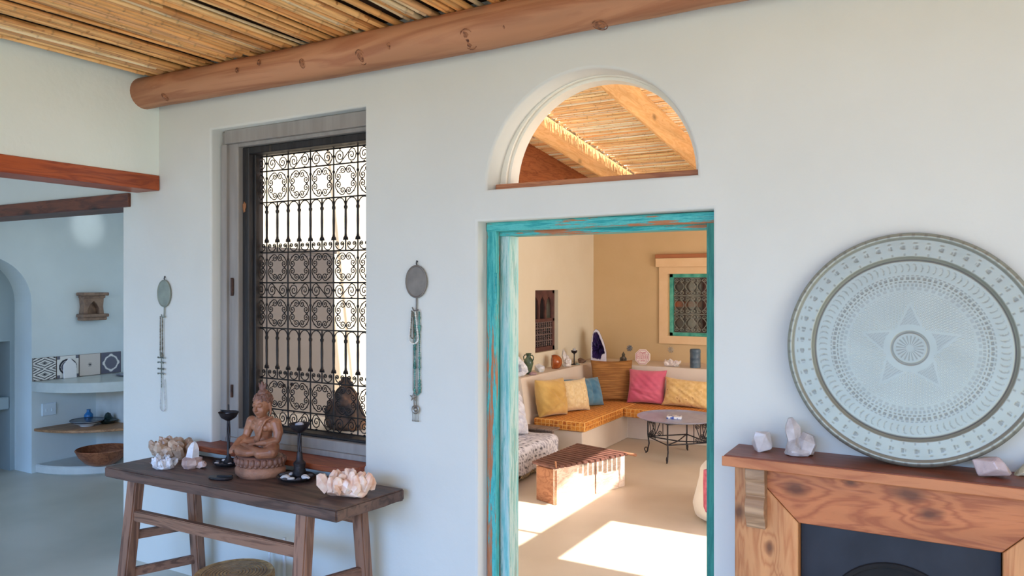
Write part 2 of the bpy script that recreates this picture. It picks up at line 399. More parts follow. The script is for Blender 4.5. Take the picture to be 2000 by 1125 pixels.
# reeds
def reed_cols():
    return None
def reed_mat(name, ca, cb, axis):
    m = bpy.data.materials.new(name); m.use_nodes = True
    n = m.node_tree.nodes; L = m.node_tree.links; p = n['Principled BSDF']; p.inputs['Roughness'].default_value = 0.5
    a = n.new('ShaderNodeAttribute'); a.attribute_name = 'col'
    t = n.new('ShaderNodeTexCoord'); mp = n.new('ShaderNodeMapping'); s = [60, 60, 60]; s[axis] = 2.5; mp.inputs['Scale'].default_value = s
    nz = n.new('ShaderNodeTexNoise'); nz.inputs['Scale'].default_value = 1.5; nz.inputs['Detail'].default_value = 5
    L.new(t.outputs['Object'], mp.inputs[0]); L.new(mp.outputs[0], nz.inputs[0])
    r = n.new('ShaderNodeValToRGB'); r.color_ramp.elements[0].position = .35; r.color_ramp.elements[0].color = (.90, .85, .78, 1)
    r.color_ramp.elements[1].position = .62; r.color_ramp.elements[1].color = (1.3, 1.28, 1.25, 1); L.new(nz.outputs[0], r.inputs[0])
    mx = n.new('ShaderNodeMixRGB'); mx.blend_type = 'MULTIPLY'; mx.inputs[0].default_value = 1
    L.new(a.outputs['Color'], mx.inputs[1]); L.new(r.outputs[0], mx.inputs[2]); L.new(mx.outputs[0], p.inputs['Base Color'])
    return m
def reeds(name, along, x0, x1, y0, y1, zf, rad, step, m, pal, seed, jit=0.5, gaps=0.0, ragged=0.0):
    rnd = random.Random(seed); bm = bmesh.new(); lay = bm.verts.layers.float_color.new('col')
    a0, a1 = (y0, y1) if along == 'y' else (x0, x1); c0, c1 = (x0, x1) if along == 'y' else (y0, y1)
    c = c0
    A0 = a0
    while c < c1:
        a0 = A0+(rnd.uniform(0, ragged) if ragged else 0)
        r = rad*rnd.uniform(0.55, 1.3); sl = rnd.uniform(-1, 1)*step*jit/(a1-a0)*2.2; dz = rnd.uniform(0, rad*1.1)
        colr = rnd.choice(pal); k = rnd.uniform(0.8, 1.15); colr = tuple(min(1, q*k) for q in colr)
        off = rnd.uniform(0, .25); a = a0-off; pts = []; rr = []; cc = []
        ph = rnd.uniform(0, 6); am = step*jit*rnd.uniform(.2, 1)
        while a < a1+0.02:
            for d, sc, dk in ((0.0, 1.0, .95), (0.010, 1.16, .68), (0.018, 1.0, .9), (0.06, .97, 1.0)):
                aa = min(a1, max(a0, a+d)); w = c+sl*(aa-a0)+am*sin(ph+aa*1.3)
                pts.append((w, aa) if along == 'y' else (aa, w)); rr.append(r*sc); cc.append(dk)
            a += rnd.uniform(.17, .30)
        P = [(p[0], p[1], zf(p[1])-dz) for p in pts]
        # drop duplicates
        Q = [P[0]]; R = [rr[0]]; C = [cc[0]]
        for p, q, e in zip(P[1:], rr[1:], cc[1:]):
            if (Vector(p)-Vector(Q[-1])).length > 0.004: Q.append(p); R.append(q); C.append(e)
        n0 = len(bm.verts); tube(bm, Q, R, 6, cap=False); bm.verts.ensure_lookup_table()
        for i, e in enumerate(C):
            for k2 in range(6): bm.verts[n0+i*6+k2][lay] = (colr[0]*e, colr[1]*e, colr[2]*e, 1)
        c += step*rnd.uniform(.72, 1.12)+(step*rnd.uniform(.35, .8) if rnd.random() < gaps else 0)
    return obj(name, bm, m, None, 60, 'structure')
PAL = [S(240, 186, 120), S(234, 172, 104), S(246, 198, 134), S(222, 156, 92), S(238, 178, 110), S(220, 168, 116), S(240, 214, 170)]
reeds('ceiling_reeds', 'y', -3.99, 2.49, -2.4, 2.84, lambda y: 2.845, 0.0125, 0.0215, reed_mat('honey_reed', 0, 0, 1), PAL, 4, 1.25, .16)
PAL2 = [S(252, 216, 166), S(248, 206, 150), S(254, 226, 184), S(242, 194, 136), S(254, 244, 226)]
M_PR = reed_mat('pale_reed', 0, 0, 0)
reeds('ceiling_sitting_room_reeds', 'x', -3.19, 1.55, 5.56, 8.78, lambda y: ROOF(y)+0.012, 0.009, 0.0195, M_PR, PAL2, 9, 0.35, 0, .045)
reeds('ceiling_left_bay_reeds', 'x', -3.83, -3.20, 5.56, 8.78, lambda y: ROOF(y)+0.012, 0.009, 0.0195, M_PR, PAL2, 19, 0.2)
M_RAFT = wood('rafter_pine', S(236, 190, 134), S(224, 172, 112), axis=1, rough=0.6)
for nm, xr in (('trim_1', -3.205), ('trim_2', -2.17), ('trim_3', -1.05), ('trim_4', -0.19)):
    b = NB(); ya, yb = (3.08 if nm == 'trim_4' else 4.9), YB-0.005
    za, zb = ROOF(ya), ROOF(yb)
    w_ = .065 if nm == 'trim_4' else .028
    hexa(b, [(xr-w_, ya, za-.245), (xr, ya, za-.245), (xr, yb, zb-.245), (xr-w_, yb, zb-.245), (xr-w_, ya, za), (xr, ya, za), (xr, yb, zb), (xr-w_, yb, zb)], 0.003)
    struct(nm, b, M_RAFT)
b = NB(); ya, yb = 5.52, YB-.005; za, zb = ROOF(ya), ROOF(yb); xr = -3.775
hexa(b, [(xr-.062, ya, za-.46), (xr, ya, za-.46), (xr, yb, zb-.46), (xr-.062, yb, zb-.46), (xr-.062, ya, za), (xr, ya, za), (xr, yb, zb), (xr-.062, yb, zb)], 0.003)
struct('trim_5', b, wood('red_rafter', S(178, 108, 66), S(150, 82, 48), axis=1))

# header beams over the kitchen opening
M_RED = wood('red_brown_beam', S(176, 84, 40), S(146, 62, 30), axis=1, rough=0.4, knots=True)
b = NB(); box(b, (-4.205, -3.0, 2.195), (-3.99, 2.848, 2.283), 0.004); o = obj('ceiling_beam', b, M_RED)
tag(o, 'red-brown squared beam under the left wall, nearest of the two', 'beam')
b = NB(); box(b, (-8.4, 2.83, 2.115), (-4.265, 3.06, 2.198), 0.004); o = obj('ceiling_beam', b, wood('dark_beam', S(112, 62, 42), S(84, 44, 32), axis=0, rough=.5))
tag(o, 'darker brown squared beam over the kitchen opening, farther of the two', 'beam')
# round log under the reeds
b = NB(); rnd = random.Random(2); P = []; R = []
for i in range(70):
    x = -4.06+i*(6.5/69); P.append((x, 2.757+0.004*sin(x*1.7), 2.741+0.006*sin(x*1.1+1))); R.append(0.088+0.003*sin(x*2.3)+rnd.uniform(-.0012, .0012))
tube(b, P, R, 28)
lg = obj('ceiling_log', b, wood('peeled_log', S(188, 134, 98), S(166, 110, 78), axis=0, rough=0.6, ring=9.0, scale=1.0, knots=True, bump=0.3), smooth=True)
tag(lg, 'thick peeled round log beam carrying the reed ceiling', 'beam')
# knots on the log where branches were cut
mk = mat('knot_brown', S(84, 44, 28), S(176, 116, 78), rough=0.6, scale=60, bump=.4)
for (u, v, s) in ((322, 190, 1.0), (590, 124, .9), (705, 112, 1.5), (760, 92, .8), (915, 77, 2.0), (985, 52, .6), (505, 122, .6), (1172, 50, 1.6), (462, 137, .5)):
    d = ray(u, v); o_ = Vector((0, 0, CH)); 
    # meet the log's cylinder (axis along x)
    oy, oz = 0-2.757, CH-2.741; A = d.y**2+d.z**2; B = 2*(oy*d.y+oz*d.z); C = oy*oy+oz*oz-0.088**2
    D = B*B-4*A*C
    if D <= 0: continue
    t = (-B-sqrt(D))/(2*A); p = o_+d*t; nrm = Vector((0, p.y-2.757, p.z-2.741)).normalized()
    M = nrm.to_track_quat('Z', 'X').to_matrix().to_4x4()
    b = NB(); ball(b, (0, 0, 0), (0.017*s, 0.012*s, 0.006), M=M, noise=.18, rnd=rnd); tube(b, [M @ Vector((.024*s*cos(a), .017*s*sin(a), -.0012)) for a in [2*pi*i/20 for i in range(20)]], .0022, 5, closed=True)
    for q in b.verts: q.co += p
    obj('knot', b, mk, lg, True)

# ================================================================ front room
# ---- the barred window
M_GREY = mat('grey_painted_wood', S(142, 136, 130), S(154, 148, 142), rough=0.65, scale=4, stretch=(6, 6, .6), bump=.15, bscale=8)
M_BLACK = mat('black_worn_wood', S(38, 36, 38), S(24, 22, 22), rough=0.55, scale=6, stretch=(5, 5, .6), c3=S(70, 58, 48), contrast=(.4, .66), bump=.3)
M_IRON = mat('wrought_iron', S(30, 28, 27), S(44, 40, 38), rough=0.5, metal=0.5, scale=40, bump=.2)
win = thing('window_1', '', '', (0, 0, 0)); del win['label'], win['category']; win['kind'] = 'structure'
b = NB()
fx0, fx1, fz0, fz1 = -3.548, -2.30, 0.772, 2.505
for lo, hi in (((fx0, 2.925, fz0), (-3.42, 3.06, fz1)), ((-2.46, 2.99, fz0), (fx1, 3.06, fz1)), ((-3.42, 2.925, 2.412), (-2.446, 3.06, fz1)), ((-3.42, 2.925, fz0), (-2.446, 3.06, .85))):
    box(b, lo, hi, 0.004)
box(b, (-3.50, 2.90, 2.43), (-2.446, 2.93, fz1), .003); box(b, (-3.535, 2.905, fz0), (-3.49, 2.93, 2.43), .003)
box(b, (-3.50, 2.905, fz0), (-2.446, 2.935, .80), .003)
obj('window_frame', b, M_GREY, win)
b = NB()
tube(b, [(-3.457, 2.918, 1.59), (-3.457, 2.918, 1.68)], .008, 8); box(b, (-3.475, 2.921, 1.585), (-3.455, 2.927, 1.685))
tube(b, [(-3.462, 2.918, 1.02), (-3.462, 2.918, 1.09)], .007, 8)
obj('hinge', b, mat('rusty_hinge', S(92, 62, 48), S(60, 44, 38), rough=.6, metal=.5, scale=30), win)
b = NB(); box(b, (-3.64, 2.755, 0.742), (-2.446, 2.945, 0.772), 0.006, 2)
sill = obj('window_sill', b, wood('sill_red_wood', S(158, 82, 48), S(128, 60, 36), axis=0, rough=.5))
tag(sill, 'red-brown wooden sill board under the barred window', 'window sill')
b = NB()
for lo, hi in (((-3.42, 2.955, .85), (-3.37, 3.055, 2.412)), ((-2.462, 2.972, .85), (-2.40, 3.055, 2.412)), ((-3.37, 2.955, 2.372), (-2.446, 3.055, 2.412)), ((-3.37, 2.955, .85), (-2.446, 3.055, .866))):
    box(b, lo, hi, 0.005)
box(b, (-3.375, 2.99, .865), (-3.355, 3.05, 2.375), .004)
fr = obj('shutter_frame', b, M_BLACK, win)
b = NB(); ball(b, (-3.40, 2.953, 2.08), (.012, .006, .03), noise=.3, rnd=random.Random(3)); obj('worn_patch', b, mat('bare_wood_patch', S(150, 98, 60), rough=.7), fr)

GW, GX, GYP = 0.166, -3.475, 3.03
ZR = [2.364, 2.281, 2.107, 1.826, 1.658, 1.576, 1.405, 1.124, .956, .868]
grille = thing('window_grille', 'black wrought iron window grille of scrolls and small arches', 'window grille', (GX, GYP, ZR[-1]))
zz = [z-ZR[-1] for z in ZR]; NC = 6
for z in zz:
    b = NB(); tube(b, [(0.06, 0, z), (NC*GW+.05, 0, z)], .0042, 6); obj('horizontal_bar', b, M_IRON, grille, True)
for i in range(1, NC+1):
    b = NB(); tube(b, [(i*GW, 0, -.012), (i*GW, 0, zz[0]+.012)], .0042, 6)
    for z in zz[:-1]: ball(b, (i*GW, 0, z-.04), (.008, .007, .010))
    obj('vertical_bar', b, M_IRON, grille, True)
def spiral(cx, cz, r, a0, turns, d, n=14, asp=1.0):
    """from the rim inwards, starting at angle a0"""
    return [(cx+r*(1-.93*k/n)*cos(a0+d*2*pi*turns*k/n), 0, cz+asp*r*(1-.93*k/n)*sin(a0+d*2*pi*turns*k/n)) for k in range(n+1)]
TR = 0.0031
def rosette(bm, cx, cz, w, h):
    asp = h/w; R = .462*w; rs = .128*w
    for q in range(4):
        a1, a2 = q*pi/2+.393, (q+1)*pi/2-.393
        c1 = ((R-rs)*cos(a1), (R-rs)*sin(a1)); c2 = ((R-rs)*cos(a2), (R-rs)*sin(a2))
        p = spiral(c1[0], c1[1], rs, a1, 1.6, -1)[::-1]
        p += [(R*cos(a1+(a2-a1)*k/10), 0, R*sin(a1+(a2-a1)*k/10)) for k in range(1, 10)]
        p += spiral(c2[0], c2[1], rs, a2, 1.6, 1)
        tube(bm, [(cx+x, y, cz+z*asp) for x, y, z in p], TR, 5)
        am = (q+.0)*pi/2
        ball(bm, (cx+.335*w*cos(am), 0, cz+.335*w*sin(am)*asp), (.0055, .004, .0055))
        am += pi/4; ball(bm, (cx+.335*w*cos(am), 0, cz+.335*w*sin(am)*asp), (.004, .004, .004))
        ad = q*pi/2+pi/4
        ball(bm, (cx+.47*w*cos(ad), 0, cz+.47*w*asp*sin(ad)), (.005, .004, .005))
def ess(bm, cx, cz, w, h, flip):
    r = .215*w; s = -1 if flip else 1; asp = h/w*.96/.48*.5/ .5
    asp = (h*.46)/r/1.0
    asp = min(asp, 1.12)
    lx, rx = cx-.24*w, cx+.24*w
    # left scroll opens at its outer foot, crosses to the right scroll
    p = [(x, y, z) for x, y, z in spiral(lx, cz, r, -s*pi/2*1.0, 1.9, -1*s, 18, asp)][::-1]
    q = spiral(rx, cz, r, s*pi/2*1.0, 1.9, -1*s, 18, asp)
    # p ends at foot of the left scroll moving towards the middle
    tube(bm, p+[(cx-.0, 0, cz)]+q, TR, 5)
    for x in (lx, rx):
        ball(bm, (x, 0, cz+h*.45), (.007, .005, .005)); ball(bm, (x, 0, cz-h*.45), (.007, .005, .005))
rows = ['S', 'C', 'A', 'C', 'S', 'C', 'A', 'C', 'S']
for ri, kind in enumerate(rows):
    zt, zb = zz[ri], zz[ri+1]; h = zt-zb; zc = (zt+zb)/2
    for ci in range(NC):
        cx = (ci+.5)*GW; b = NB()
        if kind == 'C': rosette(b, cx, zc, GW, h); nm = 'scroll_rosette'
        elif kind == 'S': ess(b, cx, zc, GW, h, (ci+ri) % 2); nm = 'double_scroll'
        else:
            b.free()
            for k in (0, 1):
                b = NB(); nm = 'arch'
                x0 = ci*GW+k*GW/2; r = GW/4
                tube(b, [(x0+r-(r-.004)*cos(pi*j/10), 0, zt-.046+.042*sin(pi*j/10)) for j in range(11)], TR, 5)
                # small turned-in scroll along the foot
                rs = .0125; zf = zb+.036
                pp = spiral(x0+rs+.012, zf, rs, pi, 1.5, -1, 12)[::-1]+[(x0+r-(r-.012)*cos(pi*j/8), 0, zf-.030*sin(pi*j/8)) for j in range(1, 8)]+spiral(x0+GW/2-rs-.012, zf, rs, 0, 1.5, 1, 12)
                obj(nm, b, M_IRON, grille, True); b = NB()
                tube(b, pp, TR, 5)
                obj('foot_scroll', b, M_IRON, grille, True)
            continue
        obj(nm, b, M_IRON, grille, True)
    if kind == 'A':
        for k in range(1, NC*2+1):
            x = k*GW/2; b = NB()
            lathe(b, [(.002, 0), (.0042, .0), (.0042, .055), (.011, .060), (.013, .068), (.0075, .076), (.0062, .09), (.0072, .16), (.0062, h-.065), (.010, h-.058), (.010, h-.048), (.005, h-.043), (.004, h)], 8, (x, 0, zb))
            for s in (-1, 1): ball(b, (x+s*.012, 0, zb+.060), (.006, .004, .006))
            obj('baluster', b, M_IRON, grille, True)

# ---- fanlight frame over the doorway
b = NB()
def arcband(bm, cx, cz, r0, r1, y0, y1, n=40):
    for i in range(n):
        a0, a1 = pi*i/n, pi*(i+1)/n
        q = [(cx+r*cos(a), cz+r*sin(a)) for r, a in ((r0, a0), (r1, a0), (r1, a1), (r0, a1))]
        vs_ = [bm.verts.new((x, y0, z)) for x, z in q]+[bm.verts.new((x, y1, z)) for x, z in q]
        for f in ((0, 1, 2, 3), (7, 6, 5, 4), (0, 3, 7, 4), (1, 5, 6, 2)): bm.faces.new([vs_[k] for k in f])
arcband(b, -1.287, 2.085, .425, .47, 2.985, 3.06)
arcband(b, -1.287, 2.085, .438, .47, 2.965, 2.99)
bmesh.ops.remove_doubles(b, verts=b.verts, dist=1e-5)
w2 = obj('window_2', b, mat('cream_painted_wood', S(226, 220, 204), S(234, 228, 214), rough=.5, scale=6), None, 35, 'structure')
b = NB(); box(b, (-1.742, 2.905, 2.062), (-0.832, 3.06, 2.092), .003); obj('window_frame', b, wood('fanlight_sill', S(178, 118, 78), S(150, 90, 58), axis=0), w2)

# ---- doorway frame, worn teal paint
def teal(name, axis, pale=False):
    m = mat(name, *(((S(120, 190, 184), S(176, 214, 208))) if pale else ((S(28, 146, 148), S(74, 182, 176)))), rough=.6)
    n = m.node_tree.nodes; L = m.node_tree.links; bs = n['Principled BSDF']
    t = n.new('ShaderNodeTexCoord'); mp = n.new('ShaderNodeMapping'); s = [26, 26, 26]; s[axis] = 1.7; mp.inputs['Scale'].default_value = s
    L.new(t.outputs['Object'], mp.inputs[0])
    n1 = n.new('ShaderNodeTexNoise'); n1.inputs['Scale'].default_value = 1.1; n1.inputs['Detail'].default_value = 8; n1.inputs['Roughness'].default_value = .74
    L.new(mp.outputs[0], n1.inputs[0])
    r = n.new('ShaderNodeValToRGB'); L.new(n1.outputs[0], r.inputs[0]); e = r.color_ramp.elements
    cols = [(.30, S(24, 118, 120)), (.43, S(34, 152, 152)), (.50, S(92, 190, 184)), (.535, S(40, 150, 148)), (.555, S(184, 120, 78)), (.66, S(164, 98, 62))]
    if pale: cols = [(.30, S(70, 160, 158)), (.42, S(140, 200, 196)), (.52, S(196, 214, 206)), (.58, S(110, 178, 172)), (.66, S(178, 168, 150)), (.74, S(150, 104, 74))]
    if pale == 'g': cols = [(.30, S(30, 110, 98)), (.42, S(60, 146, 128)), (.52, S(34, 118, 106)), (.58, S(70, 150, 134)), (.66, S(120, 120, 100)), (.74, S(130, 96, 70))]
    e[0].position, e[0].color = cols[0][0], (*cols[0][1], 1); e[1].position, e[1].color = cols[-1][0], (*cols[-1][1], 1)
    for p, c in cols[1:-1]: k = e.new(p); k.color = (*c, 1)
    L.new(r.outputs[0], bs.inputs['Base Color'])
    bp = n.new('ShaderNodeBump'); bp.inputs['Strength'].default_value = .4; bp.inputs['Distance'].default_value = .01; L.new(n1.outputs[0], bp.inputs['Height']); L.new(bp.outputs[0], bs.inputs['Normal'])
    return m
TV, TH, TP = teal('worn_teal_upright', 2), teal('worn_teal_lintel', 0), teal('worn_pale_teal', 2, True)
door = thing('door_1', '', '', (0, 0, 0)); del door['label'], door['category']; door['kind'] = 'structure'
b = NB(); box(b, (-1.80, 2.925, 0), (-1.752, 2.96, 1.928), .004); box(b, (-1.80, 2.955, 0), (-1.762, 3.05, 1.928)); obj('door_jamb', b, TV, door)
b = NB(); box(b, (-1.762, 2.975, 0), (-1.712, 3.065, 1.872), .004); obj('door_jamb', b, TP, door, label='paler inner strip of the left door jamb')
b = NB(); box(b, (-0.806, 2.925, 0), (-0.764, 3.06, 1.928), .004); obj('door_jamb', b, teal('worn_green_upright', 2, 'g'), door)
b = NB(); box(b, (-1.80, 2.92, 1.885), (-0.764, 2.962, 1.929), .004); box(b, (-1.765, 2.96, 1.866), (-0.80, 3.06, 1.928), .003); obj('door_lintel', b, TH, door)
b = NB(); box(b, (-1.757, 2.918, 1.56), (-1.742, 2.93, 1.70), .002)
for k in range(4): ball(b, (-1.750, 2.917, 1.58+k*.033), (.004, .003, .004))
obj('hinge_plate', b, TV, door)

# ---- console table
M_TOP = wood('dark_table_top', S(104, 78, 66), S(74, 54, 46), axis=0, rough=0.5, ring=5, bump=.35)
M_LEG = wood('worn_table_leg', S(152, 112, 90), S(112, 78, 62), axis=2, rough=0.6, ring=6, bump=.35)
M_RAIL = wood('worn_table_rail', S(150, 110, 86), S(110, 76, 58), axis=0, rough=.6, ring=6, bump=.35)
M_RAILY = wood('worn_side_rail', S(140, 102, 82), S(100, 70, 56), axis=1, rough=.6, ring=6, bump=.35)
TX, TY = -2.97, 2.58
tab = thing('console_table', 'long dark-topped rustic wooden console table against the white wall', 'table', (TX, TY, 0))
b = NB(); ZT = 0.71
q = [(-3.775, 2.375), (-2.205, 2.392), (-2.165, 2.80), (-3.75, 2.80)]
q = [(x-TX, y-TY) for x, y in q]
hexa(b, [(x, y, ZT-.052) for x, y in q]+[(x, y, ZT) for x, y in q], .006)
bmesh.ops.subdivide_edges(b, edges=b.edges, cuts=6, use_grid_fill=True)
rnd = random.Random(11)
for v in b.verts:
    if v.co.z < ZT-.02: v.co.z += rnd.uniform(-.003, .003)
    if v.co.z > ZT-.01: v.co.z = min(v.co.z, ZT)
obj('table_top', b, M_TOP, tab)
legs = {'fl': (-3.625, 2.455, -3.66, 2.40), 'fr': (-2.445, 2.46, -2.45, 2.41), 'bl': (-3.51, 2.70, -3.52, 2.755), 'br': (-2.36, 2.71, -2.345, 2.765)}
def at_h(k, z):
    a = legs[k]; t = 1-z/.66
    return (a[0]+(a[2]-a[0])*t-TX, a[1]+(a[3]-a[1])*t-TY, z)
for k, a in legs.items():
    b = NB(); h = .036 if k[0] == 'f' else .032
    p0, p1 = at_h(k, 0), at_h(k, .66)
    hexa(b, [(p0[0]+sx*h, p0[1]+sy*h*.8, 0) for sx, sy in ((-1, -1), (1, -1), (1, 1), (-1, 1))]+[(p1[0]+sx*h, p1[1]+sy*h*.8, .662) for sx, sy in ((-1, -1), (1, -1), (1, 1), (-1, 1))], .007)
    obj('leg', b, M_LEG, tab)
def rail(k1, k2, z1, z2, hh, hw, m):
    a, c = Vector(at_h(k1, z1)), Vector(at_h(k2, z2)); b = NB()
    d = (c-a).normalized(); n = Vector((-d.y, d.x, 0)).normalized()*hw
    u = Vector((0, 0, hh))
    hexa(b, [a-n-u, c-n-u, c+n-u, a+n-u, a-n+u, c-n+u, c+n+u, a+n+u], .004)
    obj('stretcher', b, m, tab)
rail('fl', 'fr', .468, .478, .027, .018, M_RAIL)
rail('bl', 'br', .575, .565, .022, .014, M_RAIL)
rail('fl', 'bl', .36, .36, .022, .014, M_RAILY); rail('fl', 'bl', .17, .17, .022, .014, M_RAILY)
rail('fr', 'br', .32, .32, .024, .014, M_RAILY); rail('fr', 'br', .17, .17, .022, .014, M_RAILY)

# ---- round stool under the table
SX_, SY_ = -2.95, 2.50
st = thing('round_stool', 'round woven fibre stool under the console table', 'stool', (SX_, SY_, 0))
b = NB(); lathe(b, [(.15, 0), (.17, .02), (.165, .10), (.178, .20), (.187, .245), (.186, .268), (.178, .280), (.165, .276)], 40)
obj('stool_body', b, mat('woven_straw', S(206, 166, 112), S(164, 124, 80), rough=.8, scale=18, stretch=(1, 1, 6), bump=.8), st, 50)
b = NB(); lathe(b, [(0, .268), (.05, .27), (.10, .273), (.155, .274), (.166, .270), (.166, .262)], 40)
for k in range(9):
    r = .02+.016*k; tube(b, [(r*cos(a), r*sin(a), .274) for a in [2*pi*i/28 for i in range(28)]], .004, 5, closed=True)
obj('stool_seat', b, mat('old_leather_seat', S(156, 130, 102), S(120, 98, 76), rough=.7, scale=12, stretch=(2, 1, 1), bump=.5), st, 50)
# cable duct and socket low on the wall
b = NB(); box(b, (-2.985, 2.838, 0), (-2.97, 2.8495, .34), .002); tag(obj('cable_duct', b, mat('white_plastic', S(226, 230, 234), rough=.4)), 'thin white cable duct on the wall behind the stool', 'cable duct')
b = NB(); box(b, (-3.09, 2.842, .26), (-3.035, 2.8495, .32), .002); box(b, (-3.083, 2.838, .268), (-3.042, 2.843, .312), .002)
ball(b, (-3.06, 2.832, .30), (.010, .010, .010)); tube(b, [(-3.06, 2.83, .30), (-3.055, 2.815, .25), (-3.06, 2.83, .12)], .005)
tag(obj('wall_socket', b, MATS['white_plastic']), 'small white wall socket with plug under the console table', 'socket')

# ---- crystals
def chunk(bm, M, r, L_, rnd, sides=6, blunt=.25):
    """one stubby faceted crystal, irregular"""
    ph = rnd.uniform(0, 1); rings = []
    for q, z in ((.85, 0), (1.0, L_*rnd.uniform(.5, .7)), (blunt, L_*rnd.uniform(.9, 1))):
        rings.append([bm.verts.new(M @ Vector((r*q*rnd.uniform(.82, 1.12)*cos(ph+k*2*pi/sides), r*q*rnd.uniform(.82, 1.12)*sin(ph+k*2*pi/sides), z))) for k in range(sides)])
    tip = bm.verts.new(M @ Vector((rnd.uniform(-.2, .2)*r, rnd.uniform(-.2, .2)*r, L_)))
    for A, B in zip(rings, rings[1:]):
        for k in range(sides): bm.faces.new((A[k], A[(k+1) % sides], B[(k+1) % sides], B[k]))
    for k in range(sides): bm.faces.new((rings[-1][k], rings[-1][(k+1) % sides], tip))
    bm.faces.new(rings[0][::-1])
def hull(bm, n, rnd, sq=2.6):
    """faceted rock: hull of random points"""
    c = bmesh.new()
    for i in range(n):
        v = Vector((rnd.gauss(0, 1), rnd.gauss(0, 1), rnd.gauss(0, 1))).normalized()*rnd.uniform(.88, 1)
        c.verts.new(v)
    r = bmesh.ops.convex_hull(c, input=c.verts)
    bmesh.ops.bevel(c, geom=list(c.edges), offset=.04, segments=1, affect='EDGES')
    merge(bm, c)
def fit(b, size):
    xs_ = [v.co.x for v in b.verts]; ys_ = [v.co.y for v in b.verts]; zs_ = [v.co.z for v in b.verts]
    cx, cy, z0 = (min(xs_)+max(xs_))/2, (min(ys_)+max(ys_))/2, min(zs_)
    k = (size[0]/(max(xs_)-min(xs_)), size[1]/(max(ys_)-min(ys_)), size[2]/(max(zs_)-z0))
    for v in b.verts: v.co = Vector(((v.co.x-cx)*k[0], (v.co.y-cy)*k[1], (v.co.z-z0)*k[2]))
def crystal(name, label, loc, size, m, n, seed, rotz=0, thick=.17, spread=.42, rise=.30, cat='crystal', length=(.28, .5), rows=1, points=None, base=30):
    """cluster: a low rough lump carrying stubby crystals that lean outwards; size = (x, y, z)"""
    rnd = random.Random(seed); b = NB()
    c = bmesh.new(); hull(c, base, rnd)
    for v in c.verts: v.co = Vector((v.co.x*.5, v.co.y*.42, max(0, .05+v.co.z*.24)))
    merge(b, c)
    for i in range(n):
        a = rnd.uniform(0, 2*pi); q = sqrt(rnd.random())*spread
        px, py = q*cos(a)*1.15, q*sin(a); d = Vector((px*.55+rnd.gauss(0, .36), py*.55+rnd.gauss(0, .36), .62)).normalized()
        M = Matrix.Translation((px*.95, py*.9, .16*(1-q)+.02)) @ d.to_track_quat('Z', 'Y').to_matrix().to_4x4()
        chunk(b, M, thick*rnd.uniform(.55, 1.25), rnd.uniform(*length), rnd, rnd.choice((5, 6, 6)), rnd.uniform(.2, .6))
    for p in points or []:
        d = Vector(p[3:6]).normalized(); M = Matrix.Translation(p[0:3]) @ d.to_track_quat('Z', 'Y').to_matrix().to_4x4(); chunk(b, M, p[6], p[7], rnd, 6, p[8] if len(p) > 8 else .3)
    fit(b, size)
    o = obj(name, b, m); tag(o, label, cat, loc=loc, rot=(0, 0, rotz)); return o
def rock(name, label, loc, size, m, n, seed, rotz=0, cat='stone'):
    rnd = random.Random(seed); b = NB(); hull(b, n, rnd)
    for v in b.verts:
        if v.co.z < -.6: v.co.z = -.6
    fit(b, size); o = obj(name, b, m); tag(o, label, cat, loc=loc, rot=(0, 0, rotz)); return o
def cmat(name, c1, c2, c3=None, rough=.28, scale=22, sub=.25):
    return mat(name, c1, c2, c3=c3, rough=rough, scale=scale, bump=.3, bscale=40, sub=sub, spec=.6)
M_CIT = cmat('smoky_citrine', S(158, 122, 96), S(206, 180, 156), S(236, 222, 206))
M_WHQ = cmat('white_quartz', S(206, 208, 216), S(238, 238, 242), S(190, 196, 212))
M_PINK = cmat('peach_quartz', S(226, 176, 148), S(248, 222, 202), S(255, 240, 228))
M_CLEAR = cmat('grey_quartz', S(176, 168, 166), S(214, 206, 204), S(236, 230, 226))
ROTT = YAW
def R2(x, y, z): return (x, y, z)
crystal('crystal_cluster', 'brown and white smoky crystal cluster at the left end of the console table', (-3.63, 2.67, ZT), (.26, .17, .12), M_CIT, 34, 5, rotz=YAW, thick=.14)
crystal('crystal_cluster', 'small bluish white quartz cluster in front of the brown cluster', (-3.475, 2.50, ZT), (.145, .13, .075), M_WHQ, 40, 8, rotz=YAW, thick=.11, length=(.18, .3), spread=.45)
# upright pointed quartz with a lump beside it
b = NB(); rnd = random.Random(6)
pts_ = [(.038, 0), (.052, .02), (.05, .045), (.034, .055)]
lathe(b, [(0, 0)]+pts_+[(0, .062)], 8); ball(b, (.052, -.01, .018), (.028, .024, .019), noise=.15, rnd=rnd)
for v in b.verts: v.co += Vector((rnd.uniform(-.004, .004), rnd.uniform(-.004, .004), 0)); v.co.z = max(0, v.co.z)
qz = obj('quartz_point', b, cmat('rose_brown_quartz', S(168, 138, 132), S(206, 180, 170), S(220, 200, 192)))
tag(qz, 'upright white quartz point on a brown base, left of the candle holder', 'crystal', loc=(-3.365, 2.585, ZT), rot=(0, 0, YAW))
b = NB(); M = Matrix.Rotation(.12, 4, 'Y'); c = bmesh.new()
lathe(c, [(.034, 0), (.028, .055), (.014, .082), (0, .09)], 5); bmesh.ops.transform(c, matrix=Matrix.Translation((0.003, 0, .045)) @ M, verts=c.verts); merge(b, c)
obj('white_tip', b, M_WHQ, qz, label='milky white upper crystal')
crystal('crystal_cluster', 'large peach and white crystal cluster at the right end of the console table', (-2.315, 2.575, ZT), (.265, .18, .125), M_PINK, 46, 27, rotz=YAW, thick=.115, length=(.16, .34), spread=.46)
b = NB(); lathe(b, [(.0, 0), (.03, 0), (.036, .006), (.033, .012), (0, .01)], 16, sx=1.9); tube(b, [(-.02, 0, .012), (.06, .01, .018)], .004)
